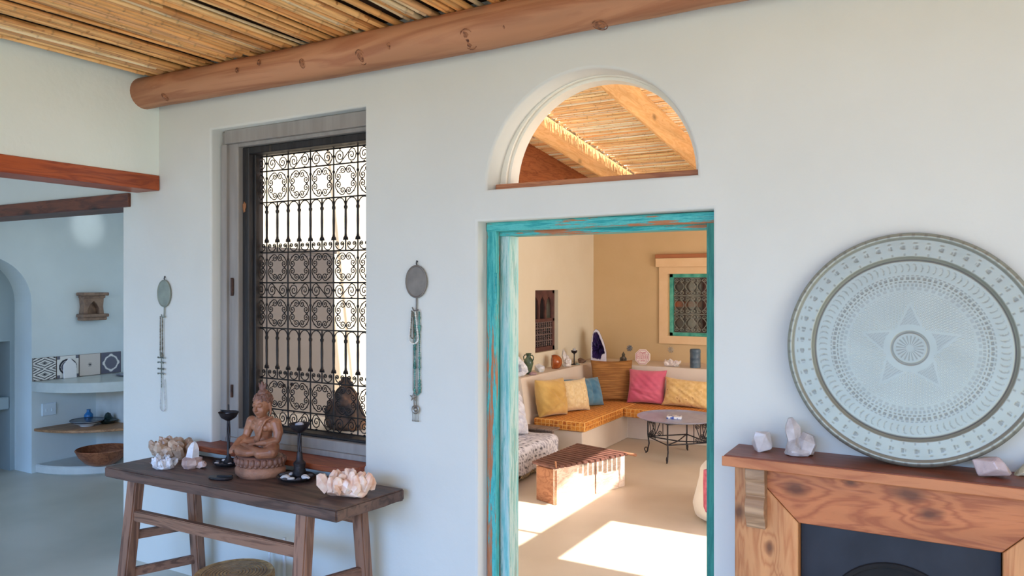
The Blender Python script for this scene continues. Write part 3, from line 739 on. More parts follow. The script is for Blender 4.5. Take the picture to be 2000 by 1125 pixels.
tag(obj('incense_dish', b, mat('black_lacquer', S(26, 26, 34), rough=.35)), 'small flat black dish in front of the seated statue', 'dish', loc=(-3.045, 2.50, ZT), rot=(0, 0, .2))

# ---- iron candle holders standing in dishes of pebbles
M_DKI = mat('dark_iron', S(44, 42, 46), S(66, 62, 64), rough=.5, metal=.6, scale=30, bump=.25)
def holder(label, loc, top, spike, dishr, seed):
    t = thing('candle_holder', label, 'candle holder', loc); dz = .012
    b = NB(); lathe(b, [(.030, dz), (.034, .02), (.026, .05), (.030, .075), (.016, .09), (.013, .12), (.012, .13)] if not spike else [(.026, dz), (.028, .018), (.018, .03), (.009, .05), (.008, .13)], 16)
    obj('foot', b, M_DKI, t, 45)
    b = NB()
    for k in range(4): tube(b, [(.006*cos(k*pi/2+z*16), .006*sin(k*pi/2+z*16), .12+z) for z in [i*(top-.175)/20 for i in range(21)]], .0036 if spike else .0045, 6)
    obj('stem', b, M_DKI, t, True)
    b = NB(); zt = top-.055; lathe(b, [(.008, zt), (.016, zt+.004), (.038, zt+.018), (.050, zt+.042), (.052, zt+.046), (.047, zt+.042), (.034, zt+.02), (0, zt+.014)], 22)
    bw = obj('cup', b, M_DKI, t, 50)
    if spike:
        b = NB(); tube(b, [(0, 0, zt+.01), (0, 0, zt+.085)], [.006, .004], 8)
        for k in (0, 1): tube(b, [(0, 0, zt+.045), ((-1)**k*.062, 0, zt+.05)], [.010, .002], 6)
        obj('spike', b, M_DKI, t)
    return t
def dish(label, loc, r):
    b = NB(); lathe(b, [(0, 0), (r*.5, 0), (r*.8, .006), (r, .020), (r*1.0, .024), (r*.95, .022), (r*.75, .011), (0, .009)], 34, sy=.92)
    o = obj('pebble_dish', b, M_DKI, None, 50); tag(o, label, 'dish', loc=loc); return o
dish('round dark iron dish of pebbles at the left of the statue', (-3.245, 2.705, ZT), .075)
holder('iron candle holder with a spiked cup at the left of the statue', (-3.245, 2.715, ZT), .285, True, .07, 1)
dish('round dark iron dish of pale pebbles at the right of the statue', (-2.715, 2.665, ZT), .092)
holder('iron candle holder with a plain cup at the right of the statue', (-2.725, 2.70, ZT), .275, False, .09, 2)
b = NB(); ball(b, (0, 0, 0), (.022, .022, .014), noise=.1, rnd=random.Random(1)); tag(obj('candle_stub', b, mat('grey_wax', S(190, 190, 196), rough=.5)), 'small grey candle stub in the right-hand candle cup', 'candle', loc=(-2.725, 2.70, ZT+.258))
b = NB(); ball(b, (0, 0, 0), (.020, .020, .012), noise=.1, rnd=random.Random(1)); tag(obj('candle_stub', b, MATS['grey_wax']), 'small white wax stub in the left-hand spiked candle cup', 'candle', loc=(-3.245, 2.715, ZT+.262))
rnd = random.Random(8)
M_PEB = mat('pale_pebble', S(206, 204, 204), S(226, 224, 222), rough=.55, scale=20); M_PBD = mat('dark_pebble', S(62, 62, 70), S(84, 82, 86), rough=.5, scale=20)
def pebble(cx, cy, dr, a, s, m, label, group):
    b = NB(); ball(b, (0, 0, 0), (.016*s, .011*s, .0075*s), 20, noise=.04, rnd=rnd)
    x, y = cx+dr*cos(a), cy+dr*.92*sin(a)
    zz_ = ZT+.010+.0075*s+max(0, dr-.06)*.3
    tag(obj('pebble', b, m, None, True), label, 'pebble', group, loc=(x, y, zz_), rot=(0, 0, rnd.uniform(0, 3)))
for i, (a, dr, s, k) in enumerate([(-2.2, .062, 1.0, 0), (-1.75, .058, 1.7, 0), (-1.15, .066, 1.2, 0), (-.6, .06, 1.0, 1), (.0, .062, 1.6, 0), (.55, .07, 1.1, 1), (-.1, .083, .9, 0), (2.7, .06, 1.0, 0), (-2.9, .075, 1.0, 1), (3.3, .055, .8, 0), (2.2, .07, .8, 0), (-1.5, .083, .8, 1)]):
    pebble(-2.715, 2.665, dr, a, s, M_PBD if k else M_PEB, 'dark pebble in the right-hand iron dish' if k else 'pale pebble in the right-hand iron dish', 'pebbles in the right-hand dish, '+('dark' if k else 'pale'))
for i in range(8):
    a = i*pi/4+.3; pebble(-3.245, 2.705, .055, a, .9, M_PEB if i % 2 else M_PBD, ('pale' if i % 2 else 'dark')+' pebble in the left-hand iron dish', 'pebbles in the left-hand dish, '+('pale' if i % 2 else 'dark'))

# ---- seated statue (faces -y)
M_TERRA = mat('aged_terracotta', S(128, 82, 60), S(166, 112, 82), c3=S(192, 142, 108), rough=.42, scale=9, bump=.2, bscale=60, contrast=(.32, .6))
M_TERRB = mat('darker_terracotta', S(108, 76, 66), S(144, 102, 84), rough=.55, scale=14, bump=.5, bscale=50)
SXY = (-2.945, 2.655)
sta = thing('seated_statue', 'terracotta statue of a seated meditating figure on a lotus base', 'statue', (SXY[0], SXY[1], ZT), rotz=radians(4))
# pedestal: rough stone foot and a band of lotus petals
rnd = random.Random(4); b = NB()
lathe(b, [(0, 0), (.118, 0), (.130, .012), (.132, .034), (.122, .050), (.108, .056), (0, .056)], 30, sy=.82)
for v in b.verts:
    a = atan2(v.co.y, v.co.x)
    if v.co.z < .05: v.co.x *= 1+.03*sin(a*5)+rnd.uniform(-.012, .012); v.co.y *= 1+.03*cos(a*4)
obj('pedestal', b, mat('rough_terracotta', S(120, 84, 68), S(166, 118, 92), rough=.65, scale=12, bump=.8, bscale=30), sta, 50)
b = NB(); lathe(b, [(0, .05), (.104, .05), (.122, .058), (.128, .072), (.126, .084), (.114, .096), (.10, .10), (0, .10)], 40, sy=.82)
for k in range(26):
    a = 2*pi*k/26; ball(b, (.124*cos(a), .102*sin(a), .078), (.0115, .0115, .017)); ball(b, (.118*cos(a+.12), .097*sin(a+.12), .060), (.010, .010, .010))
obj('lotus_band', b, M_TERRB, sta, 50)
b = NB()
Z = .100
# crossed legs
limb(b, [(-.035, .03, Z+.040), (-.075, -.005, Z+.038), (-.108, -.035, Z+.028)], [.046, .041, .030])
limb(b, [(.035, .03, Z+.040), (.075, -.005, Z+.038), (.108, -.035, Z+.028)], [.046, .041, .030])
limb(b, [(-.108, -.035, Z+.026), (-.06, -.072, Z+.024), (.0, -.078, Z+.022), (.035, -.07, Z+.026)], [.028, .027, .020, .014])
limb(b, [(.108, -.035, Z+.026), (.06, -.066, Z+.022), (.01, -.060, Z+.036), (-.05, -.05, Z+.048)], [.028, .027, .019, .013])
ball(b, (-.062, -.044, Z+.052), (.024, .012, .008)); ball(b, (.048, -.072, Z+.030), (.016, .012, .009))
ball(b, (0, .02, Z+.035), (.072, .056, .036))
# torso
limb(b, [(0, .028, Z+.045), (0, .026, Z+.085), (0, .022, Z+.125), (0, .024, Z+.155)], [.044, .040, .047, .038])
ball(b, (0, .022, Z+.140), (.078, .040, .038)); ball(b, (-.028, -.002, Z+.135), (.028, .018, .022)); ball(b, (.028, -.002, Z+.135), (.028, .018, .022))
ball(b, (0, .008, Z+.075), (.040, .034, .030))
ball(b, (0, .026, Z+.168), (.066, .028, .020))
# arms: right hand reaches down over the shin, left hand rests in the lap
limb(b, [(-.078, .024, Z+.155), (-.096, .020, Z+.112), (-.099, .006, Z+.078)], [.028, .023, .019])
limb(b, [(-.099, .006, Z+.078), (-.102, -.035, Z+.068), (-.102, -.066, Z+.050)], [.019, .016, .0105])
limb(b, [(.078, .024, Z+.155), (.100, .018, Z+.114), (.104, .004, Z+.080)], [.028, .024, .019])
limb(b, [(.104, .004, Z+.080), (.074, -.035, Z+.070), (.030, -.048, Z+.065)], [.019, .016, .0105])
# neck and head, turned a little towards the light
limb(b, [(0, .022, Z+.165), (0, .016, Z+.205)], [.024, .021])
HM = Matrix.Translation((0, .012, Z+.240)) @ Matrix.Rotation(radians(6), 4, 'Z') @ Matrix.Rotation(radians(6), 4, 'X') @ Matrix.Scale(1.17, 4)
h = NB()
ball(h, (0, .004, .006), (.036, .042, .046), 20); ball(h, (0, -.010, -.016), (.029, .030, .034), 20); ball(h, (0, -.024, -.040), (.012, .010, .010))
for s in (-1, 1):
    ball(h, (s*.016, -.024, -.014), (.013, .011, .014)); ball(h, (s*.0145, -.0335, .006), (.0092, .006, .0048)); tube(h, [(s*.005, -.0385, .010), (s*.014, -.0375, .0165), (s*.025, -.030, .012)], .0022, 6)
    limb(h, [(s*.036, .004, .010), (s*.039, .006, -.010), (s*.037, .004, -.036)], [.006, .0055, .0045])
limb(h, [(0, -.036, .012), (0, -.044, -.004), (0, -.0475, -.0115)], [.0035, .0048, .0058]); ball(h, (-.0055, -.042, -.0125), .0036); ball(h, (.0055, -.042, -.0125), .0036)
tube(h, [(-.0105, -.0365, -.0235), (0, -.0425, -.0225), (.0105, -.0365, -.0235)], [.0018, .0034, .0018], 6); tube(h, [(-.008, -.036, -.0275), (0, -.041, -.0285), (.008, -.036, -.0275)], [.0018, .0036, .0018], 6)
bmesh.ops.transform(h, matrix=HM, verts=h.verts); merge(b, h)
# hands: palm, four fingers, thumb
def hand(bm, M, s, curl):
    h = NB(); ball(h, (0, 0, 0), (.012, .015, .0055))
    for i, (x, L_) in enumerate(((-.0085, .021), (-.003, .0245), (.003, .0235), (.0085, .018))):
        p = [(x, -.010, 0), (x*1.1, -.010-L_*.5, -.001-curl*.003), (x*1.15, -.010-L_*.95, -.003-curl*.010)]; limb(h, p, [.0032, .0029, .0024], 8)
    limb(h, [(s*.010, .004, 0), (s*.018, -.006, -.001), (s*.019, -.016, -.003)], [.0038, .0032, .0026], 8)
    bmesh.ops.transform(h, matrix=M, verts=h.verts); merge(bm, h)
hand(b, Matrix.Translation((-.101, -.078, Z+.044)) @ Matrix.Rotation(radians(38), 4, 'X'), 1, 1.2)
hand(b, Matrix.Translation((.014, -.052, Z+.064)) @ Matrix.Rotation(radians(-78), 4, 'Z') @ Matrix.Rotation(radians(6), 4, 'X'), -1, -.3)
b = remeshed(b, .0024, 3, .5); obj('body', b, M_TERRA, sta, True)
# hair cap with flame finial
h = NB(); ball(h, (0, .010, .016), (.0385, .043, .040), 20); ball(h, (0, .012, .052), (.022, .022, .018), 20)
c = NB(); lathe(c, [(.010, .062), (.014, .07), (.011, .082), (.004, .098), (0, .104)], 10, (0, .012, 0)); merge(h, c)
for s in (-1, 1): limb(h, [(s*.006, .012, .066), (s*.014, .012, .080), (s*.017, .012, .094)], [.006, .005, .002], 8)
rr_ = random.Random(5)
for k in range(150):
    z = rr_.uniform(.0, 1); a = rr_.uniform(0, 2*pi); rad = sqrt(1-z*z); p = Vector((.0385*rad*cos(a), .010+.043*rad*sin(a), .018+.039*z))
    if p.y > -.030: ball(h, p, .0040)
# cut the cap above the brow
for v in h.verts:
    if v.co.y < -.01 and v.co.z < .022: v.co.y += .012
bmesh.ops.transform(h, matrix=HM, verts=h.verts)
obj('hair', remeshed(h, .0020, 2, .4), M_TERRB, sta, True)
# sash over the left shoulder
b = NB()
P = [(.058, .050, Z+.150), (.052, .022, Z+.184), (.040, -.008, Z+.172), (.030, -.022, Z+.140), (.018, -.026, Z+.100), (.006, -.020, Z+.070)]
for i in range(len(P)-1):
    tube(b, [P[i], P[i+1]], .0062, 8, sy=1.6)
    ball(b, P[i+1], .0062)
obj('sash', remeshed(b, .0022, 3, .5), M_TERRA, sta, True)

# ---- hanging ovals with strings of beads
M_PEW = mat('dull_pewter', S(118, 112, 106), S(136, 130, 122), rough=.6, metal=.35, scale=16, bump=.15)
M_PEWG = mat('grey_green_pewter', S(132, 140, 130), S(150, 158, 146), rough=.6, metal=.3, scale=16, bump=.15)
def oval(label, x, z, w, h, m, flip):
    t = thing('oval_wall_mirror', label, 'wall ornament', (x, 2.85, z))
    b = NB(); M = Matrix.Rotation(pi/2, 4, 'X')
    lathe(b, [(0, .004), (.47, .004), (.5, .008), (.5, .014), (.47, .016), (.44, .012), (0, .013)], 36)
    for v in b.verts: v.co = Vector((v.co.x*w, -v.co.z, v.co.y*h))
    obj('oval_disc', b, m, t, 40)
    b = NB(); tube(b, [(0, -.002, h/2+.018), (0, -.010, h/2+.010), (.003, -.010, h/2-.002)], .003, 6); ball(b, (0, -.006, h/2+.018), .004)
    obj('nail', b, M_DKI, t)
    b = NB(); tube(b, [(0, -.008, -h/2+.004), (0, -.010, -h/2-.060)], [.004, .0035], 8); tube(b, [(-.022, -.012, -h/2-.043), (-.014, -.014, -h/2-.056), (0, -.012, -h/2-.060), (.012, -.014, -h/2-.055), (.016, -.020, -h/2-.052)], .003, 6)
    obj('handle', b, m, t)
    return t
oval('dark oval pewter wall mirror between the window and the doorway', -2.128, 1.662, .122, .152, M_PEW, 0)
oval('pale oval pewter wall mirror at the left corner of the wall', -3.94, 1.596, .118, .158, M_PEWG, 1)
def beads(name, label, pts, r, m, step, seed, cat='necklace', loc=(0, 0, 0), big=0):
    rnd = random.Random(seed); b = NB(); pts = [Vector(p) for p in pts]
    # resample the polyline
    L_ = [0]
    for p, q in zip(pts, pts[1:]): L_.append(L_[-1]+(q-p).length)
    s = 0; tube(b, pts, r*.3, 5)
    while s < L_[-1]:
        k = max(i for i in range(len(L_)) if L_[i] <= s); k = min(k, len(pts)-2)
        f = (s-L_[k])/max(1e-6, L_[k+1]-L_[k]); p = pts[k].lerp(pts[k+1], f); kk = rnd.uniform(.8, 1.15)*(1.8 if big and rnd.random() < big else 1)
        c = bmesh.new(); bmesh.ops.create_icosphere(c, subdivisions=1, radius=r*kk); bmesh.ops.translate(c, vec=p, verts=c.verts); merge(b, c)
        s += step*rnd.uniform(.85, 1.15)
    o = obj(name, b, m, None, True); tag(o, label, cat, loc=loc); return o
M_BW = mat('white_beads', S(226, 222, 212), S(240, 236, 226), rough=.35, scale=30)
M_BG = mat('turquoise_beads', S(54, 108, 100), S(96, 160, 148), c3=S(180, 150, 160), rough=.35, scale=45)
M_BS = mat('silver_beads', S(120, 114, 104), S(158, 150, 138), rough=.35, metal=.7, scale=50)
M_BB = mat('bronze_beads', S(92, 82, 66), S(150, 142, 122), rough=.45, metal=.4, scale=60)
def loop(x, z0, z1, w, y, n=14, top=.35):
    p = [(x-w*top, y, z0)]+[(x-w*cos(pi*k/n), y, z1+w-w*sin(pi*k/n)) for k in range(n+1)]+[(x+w*top, y, z0)]
    return p
x0 = -2.128
beads('bead_necklace', 'short white bead necklace under the dark oval mirror', loop(x0-.012, 1.525, 1.375, .026, 2.835), .0050, M_BW, .0085, 1)
beads('bead_necklace', 'bronze bead strand inside the white necklace under the dark mirror', loop(x0-.016, 1.525, 1.40, .009, 2.830), .0036, M_BB, .0065, 2)
beads('bead_necklace', 'long turquoise and green bead necklace right of the doorway side mirror', loop(x0+.004, 1.525, 1.14, .014, 2.840, top=.9), .0046, M_BG, .0085, 3, big=.25)
t = thing('silver_pendant_necklace', 'long silver chain with star, round disc and fringe hanging below the turquoise beads', 'necklace', (x0-.006, 2.838, 1.0))
b = NB(); 
for p in (loop(0, .52, .15, .012, 0, top=.8),): tube(b, p, .0022, 5)
tube(b, [(-.008, 0, .16), (-.006, 0, .09)], .0028, 5); tube(b, [(.008, 0, .16), (.008, 0, .09)], .0028, 5)
obj('chain', b, M_BS, t)
b = NB()
for k in range(5):
    a = pi/2+2*pi*k/5; tube(b, [(-.008, -.003, .128), (-.008+.020*cos(a), -.003, .128+.020*sin(a))], [.007, .0015], 6)
obj('star_charm', b, M_BS, t)
b = NB(); lathe(b, [(0, 0), (.019, 0), (.021, .004), (.017, .006), (.010, .004), (.006, .008), (0, .009)], 24)
for v in b.verts: v.co = Vector((v.co.x+.004, -v.co.z, v.co.y+.072))
obj('disc_pendant', b, M_BS, t, 40)
b = NB()
for k in range(5): xk = -.012+.008*k; tube(b, [(xk, -.003, .055-abs(k-2)*-.002), (xk, -.003, .022)], .0012, 5); ball(b, (xk, -.003, .020), (.0028, .0025, .005))
obj('fringe', b, M_BS, t)
x1 = -3.94
beads('bead_necklace', 'bronze and white bead necklace under the pale oval mirror', loop(x1-.022, 1.46, 1.23, .010, 2.838, top=.9), .0045, M_BB, .0075, 6)
b = NB(); tube(b, [(0, 0, .235), (0, 0, .03)], .0035, 6)
for k, z in enumerate((.205, .175, .14, .11)):
    for s in (-1, 1): tube(b, [(0, 0, z), (s*.028, -.004, z+(.004 if k % 2 else -.004))], [.005, .002], 6); ball(b, (s*.024, -.004, z), (.005, .004, .005))
tag(obj('charm_strand', b, mat('tarnished_charm', S(92, 98, 90), S(140, 146, 136), rough=.5, metal=.5, scale=50), None, True), 'tarnished silver strand with branching charms below the bronze necklace', 'necklace', loc=(x1-.022, 2.838, 1.02))
beads('bead_necklace', 'small pale bead loop hanging lowest at the left corner', loop(x1-.010, 1.10, .915, .022, 2.838, top=.5), .0042, mat('pale_grey_beads', S(184, 186, 186), S(206, 206, 204), rough=.35, scale=30), .0078, 8)

# ---- fireplace
M_PINE = wood('oiled_pine_beam', S(196, 118, 68), S(168, 92, 50), axis=0, rough=.5, ring=13, scale=1.5, bump=.25, knots=False, at=((-.30, 0, .955, .022), (-.13, 0, 1.0, .010), (.04, 0, .985, .024), (.10, 0, .93, .018), (-.40, 0, 1.0, .008)))
M_PINEV = wood('oiled_pine_upright', S(216, 150, 94), S(196, 124, 72), axis=2, rough=.5, ring=13, scale=1.7, bump=.25, knots=False, at=((-.36, 0, .62, .010), (-.385, 0, .74, .012), (-.49, 0, .85, .016), (-.36, 0, .40, .012), (.38, 0, .6, .015)))
M_SHELF = wood('dark_pine_shelf', S(150, 84, 54), S(126, 64, 40), axis=0, rough=.4, ring=4, knots=False, bump=.1)
M_SHEDGE = wood('pine_shelf_edge', S(200, 128, 80), S(176, 102, 60), axis=0, rough=.5, ring=5, knots=False)
MZ = 1.064; FY = 2.72
fp = thing('fireplace_surround', 'wooden fireplace mantel surround on the right wall', 'fireplace', (-.146, FY, 0))
ox = -.146
b = NB(); box(b, (-.521, 2.638-FY, MZ-.030), (.521, 2.849-FY, MZ), .004, 2); obj('mantel_shelf', b, M_SHELF, fp)
b = NB(); box(b, (-.526, 2.630-FY, MZ-.037), (.526, 2.6375-FY, MZ-.003), .003, 2); box(b, (-.51, 2.65-FY, MZ-.040), (.51, 2.70-FY, MZ-.030)); obj('shelf_edge', b, M_SHEDGE, fp)
xi, xo, zi, zo = .289, .503, .843, 1.026
b = NB(); k = xo-xi
prism(b, [(-xi, 0, zi), (xi, 0, zi), (xi+k, 0, zi+k), (xi+k, 0, zo) if zi+k < zo else (xi+zo-zi, 0, zo), (-(xi+k), 0, zo) if zi+k < zo else (-(xi+zo-zi), 0, zo)][:3 if 0 else 5] if zi+k < zo else [(-xi, 0, zi), (xi, 0, zi), (xi+zo-zi, 0, zo), (-(xi+zo-zi), 0, zo)], (0, .125, 0), .002)
obj('lintel_board', b, M_PINE, fp)
g = .003
for s in (-1, 1):
    b = NB(); zk = zo-zi
    prism(b, [(s*(xi+g), 0, 0), (s*xo, 0, 0), (s*xo, 0, zo), (s*(xi+zk+g), 0, zo), (s*(xi+g), 0, zi-g*.3)], (0, .125, 0), .002)
    obj('upright_board', b, M_PINEV, fp)
for s in (-1, 1):
    b = NB(); cx = s*.424
    prof = [(0, 1.026), (-.052, 1.026), (-.054, .985), (-.048, .975), (-.046, .972), (-.046, .935), (-.040, .925), (-.052, .915), (-.062, .895), (-.060, .868), (-.046, .845), (-.034, .825), (-.030, .812), (0, .812)]
    prism(b, [(cx-.032, y, z) for y, z in prof], (.064, 0, 0), .0015)
    obj('corbel', b, wood('grey_brown_corbel', S(196, 158, 120), S(160, 124, 92), axis=0, rough=.6, ring=4, knots=False, bump=.4), fp)
b = NB()
# black steel insert with an arched opening
ar = [(-.205*cos(pi*i/24), .53+.205*sin(pi*i/24)) for i in range(25)]
ring_ = [(-.289, 0), (-.205, 0)]+ar+[(.205, 0), (.289, 0), (.289, .845), (-.289, .845)]
prism(b, [(x, .05, z) for x, z in ring_], (0, .008, 0))
obj('steel_insert', b, mat('blackened_steel', S(26, 27, 34), S(40, 42, 50), rough=.5, metal=.15, scale=5, stretch=(1.5, 1, 1), bump=.08), fp)
b = NB(); box(b, (-.285, .062, 0), (.285, .125, .84)); tube(b, [(x, .048, z) for x, z in [(-.205, 0)]+ar+[(.205, 0)]], .009, 8)
obj('firebox', b, mat('soot_black', S(22, 20, 20), S(34, 30, 28), rough=.9, scale=10), fp)

# ---- engraved round tray on the mantel
def tray_plate():
    NR, NA, R = 170, 760, .372
    bm = NB(); lay = bm.verts.layers.float_color.new('col'); rnd = random.Random(7)
    base = S(162, 165, 152); dark = S(92, 88, 82); warm = S(172, 150, 126)
    star_out, star_in = .60*R*.62, .175*R
    def inside_star(x, z):
        r = sqrt(x*x+z*z); a = (atan2(x, z)+2*pi) % (2*pi/5)
        a = min(a, 2*pi/5-a)   # 0 at a tip
        # edge between tip (star_out, 0) and notch (star_in, pi/5)
        x1, y1 = star_out, 0; x2, y2 = star_in*cos(pi/5), star_in*sin(pi/5)
        px, py = r*cos(a), r*sin(a)
        return (x2-x1)*(py-y1)-(y2-y1)*(px-x1), r
    def prof(q):
        z = 0
        if q > .775: z = .012*min(1, (q-.775)/.03)
        if .765 < q < .79: z -= .0015
        if q > .955: z += .008*sin(min(1, (q-.955)/.045)*pi*.85)
        return z
    verts = []
    for i in range(NR+1):
        q = i/NR; row = []
        for k in range(NA if i else 1):
            a = 2*pi*k/NA; r = q*R; x, z = r*sin(a), r*cos(a); d = 0.0; t = .0
            ss, rr_ = inside_star(x, z)
            if q < .155:
                if .13 < q < .15: t = .7; d = .0012
                elif q < .125: 
                    t = .55 if (sin(a*20) > .45 and .03 < q < .11) else .1; d = t*.001
            elif q < .20 and abs(sin(a*2.5+.0)) < .5: t = .35 if (int(q*260)+int(a*30)) % 2 else .1
            elif ss > 0 and False: pass
            if q >= .155 and q < .58:
                ins = ss > 0 and rr_ < star_out
                # fine punch marks in the star points, open dots elsewhere
                u_, w_ = x/.0085, z/.0085
                if ins:
                    g_ = sin(x*820)*sin(z*640+x*300); t = (.42 if g_ > .1 else .12) if rr_ > .21*R else .0; d = .0006*t
                elif q < .50:
                    fu, fw = (u_ % 1)-.5, ((w_+.5*(int(math.floor(u_)) % 2)) % 1)-.5
                    rr2 = fu*fu+fw*fw
                    if rr2 < .055 and abs(ss) > .0006: t = -.5; d = -.0006
                    elif rr2 < .16 and abs(ss) > .0006: t = .22
            def dots(qc, n, w, amp, ph=0, hw=.28):
                if abs(q-qc) < w:
                    f = (a*n/(2*pi)+ph) % 1-.5
                    if abs(f) < hw: return amp
                return 0
            for args in ((.555, 110, .010, .45), (.585, 96, .008, .7, .5), (.615, 88, .011, .75), (.64, 110, .006, .5), (.525, 60, .012, .3, .2)):
                v_ = dots(*args)
                if v_: t = max(t, v_); d = max(d, .001*v_)
            if .67 < q < .745:
                f = (a*86/(2*pi)) % 1-.5; qq = (q-.707)/.036; arc_ = abs(sqrt(max(0, 1-qq*qq))*.36-abs(f))
                if arc_ < .07 and abs(qq) < 1 and f > -.1: t = max(t, .5); d = .0008
            if .768 < q < .782: t = .95; 
            if .782 < q < .79: t = -.3
            for args in ((.82, 56, .012, .5, 0, .07), (.885, 56, .016, .7, .0, .09), (.885, 56, .010, .5, .2, .06), (.925, 56, .005, .4, .1, .12)):
                v_ = dots(*args)
                if v_: t = max(t, v_); d = max(d, .0008)
            if .948 < q < .958: t = .9
            if q > .975 and sin(a*64) > .72: t = max(t, .45)
            z_ = prof(q)
            nz = .5+.5*sin(x*23+3*sin(z*17))*sin(z*19+2*sin(x*13))
            cc = [base[j]*(1-.07*nz)+(.03*(warm[j]-base[j]) if q > .8 else 0) for j in range(3)]
            if t > 0: t *= (1 if .76 < q < .785 else .72); cc = [cc[j]*(1-t)+dark[j]*t for j in range(3)]
            elif t < 0: cc = [min(1, cc[j]*(1-t*.35)) for j in range(3)]
            v = bm.verts.new((x, -z_+d, z)); v[lay] = (*cc, 1); row.append(v)
        verts.append(row)
    for k in range(NA): bm.faces.new((verts[0][0], verts[1][k], verts[1][(k+1) % NA]))
    for i in range(1, NR):
        A, B = verts[i], verts[i+1]
        for k in range(NA): bm.faces.new((A[k], B[k], B[(k+1) % NA], A[(k+1) % NA]))
    # rolled rim and back
    rim = []
    for (dr, dy) in ((.004, -.010), (.006, -.006), (.004, .001), (-.004, .004), (-.30*R, .006)):
        row = []
        for k in range(NA):
            a = 2*pi*k/NA; r = R+dr; v = bm.verts.new((r*sin(a), dy, r*cos(a))); v[lay] = (*[.45*c for c in base], 1) if dy > -.005 else (*[.8*c for c in base], 1); row.append(v)
        rim.append(row)
    A = verts[-1]
    for B in rim:
        for k in range(NA): bm.faces.new((A[k], B[k], B[(k+1) % NA], A[(k+1) % NA]))
        A = B
    bm.faces.new(A[::-1])
    return bm
b = tray_plate()
pl = obj('metal_tray', b, vcol_mat('tinned_metal', rough=.46, metal=.55, bump=.12, bscale=14), None, 'all')
ang = math.asin((.078)/(.75))
tag(pl, 'large round engraved silver tray with a star leaning on the wall', 'tray', loc=(-.105, 2.789, MZ+.0035+.377*cos(ang)), rot=(-ang, 0, 0))

rock('quartz_lump', 'small clear quartz at the left end of the mantel shelf', (-.565, 2.762, MZ), (.070, .06, .072), cmat('clear_quartz', S(196, 190, 190), S(222, 216, 214)), 14, 12, .2, 'crystal')
crystal('quartz_point', 'taller smoky quartz with a pointed tip, second from the left on the mantel', (-.437, 2.765, MZ), (.108, .085, .128), M_CLEAR, 3, 37, thick=.3, spread=.2, length=(.2, .4), points=[(-.12, 0, .25, -.2, 0, 1, .24, .75, .35), (.12, -.02, .1, .35, 0, 1, .36, .5, .5)], rotz=.4)
rock('quartz_lump', 'smooth rose quartz lump right of the silver tray foot', (.118, 2.735, MZ), (.105, .08, .066), cmat('rose_quartz', S(190, 170, 168), S(206, 186, 182)), 16, 45, .1, 'crystal')
b = NB(); rnd = random.Random(2)
for k in range(7): ball(b, (.03+.012*k, rnd.uniform(-.02, .02), .012+.009*k), (.035, .025, .012), M=Matrix.Rotation(-.9, 4, 'Y'), noise=.15, rnd=rnd)
for v in b.verts: v.co.z = max(0, v.co.z)
tag(obj('shell', b, cmat('cream_shell', S(196, 178, 130), S(236, 228, 206)), None, False), 'cream and yellow shell at the right edge of the mantel', 'shell', loc=(.17, 2.79, MZ))

# ================================================================ kitchen corner
KC = (-6.93, 4.45); KR = .752
def qshelf(bm, r, z0, z1, bev=.004):
    pts = [(XK, 4.615)]+[(XK, KC[1]-r)]+[(KC[0]+r*sin(a), KC[1]-r*cos(a)) for a in [pi/2*i/22+.02 for i in range(1, 23)]]+[(KC[0]+r, 4.615)]
    prism(bm, [(x, y, z0) for x, y in pts], (0, 0, z1-z0), bev)
ks = thing('corner_shelf_unit', 'curved plaster and wood corner shelves under the patterned tiles', 'shelf', (0, 0, 0))
b = NB(); qshelf(b, KR, .712, .80); obj('counter_slab', b, mat('pale_counter', S(186, 192, 186), S(198, 204, 198), rough=.3), ks)
b = NB(); qshelf(b, KR-.02, .365, .388); obj('wooden_shelf', b, wood('shelf_pine', S(176, 132, 92), S(146, 104, 70), axis=1, rough=.5, knots=False), ks)
b = NB(); qshelf(b, KR-.03, 0, .075, .01); obj('plinth', b, mat('plinth_plaster', S(196, 198, 192), S(206, 208, 202), rough=.7), ks)
b = NB(); box(b, (XK, 4.28, .388), (-6.20, 4.34, .712)); box(b, (XK, 4.28, .075), (-6.2, 4.34, .365)); obj('end_panel', b, MATS['plinth_plaster'], ks)
def tile(y0, fn, label, i):
    n = 44; b = NB(); w = .2
    V = [[b.verts.new((XK+.012, y0+w*a/n, .803+w*c/n)) for a in range(n+1)] for c in range(n+1)]
    for a in range(n):
        for c in range(n): b.faces.new((V[c][a], V[c][a+1], V[c+1][a+1], V[c+1][a]))
    box(b, (XK+.001, y0, .803), (XK+.0115, y0+w, 1.003))
    o = obj('patterned_tile', b, vcol_mat('glazed_tile', rough=.25)); tag(o, label, 'tile', 'tiles over the corner shelf')
    def f(co):
        if co.x < XK+.0118: return S(120, 110, 100)
        x, z = (co.y-y0)/w*2-1, (co.z-.803)/w*2-1
        if abs(x) > .965 or abs(z) > .965: return S(110, 96, 84)
        return fn(x, z)
    set_cols(o, f)
W_, K_, G_ = S(226, 224, 218), S(40, 40, 48), S(104, 104, 116)
def t1(x, z):
    zz_ = ((z+1) % 1)-.5; d = abs(x*.42)+abs(zz_)
    if abs(((d*4.4) % 1)-.5) < .2 and d > .1: return K_
    return K_ if d < .07 else W_
def t2(x, z):
    r = sqrt((abs(x)-.1)**2+(z)**2)
    return K_ if abs(r-.62) < .08 else (G_ if r < .5 or (abs(x) > .7 and abs(z) > .7) else W_)
def t3(x, z):
    r = sqrt(x*x+z*z); a = atan2(z, x)
    return K_ if r < .13+.08*cos(8*a) else (S(210, 200, 190))
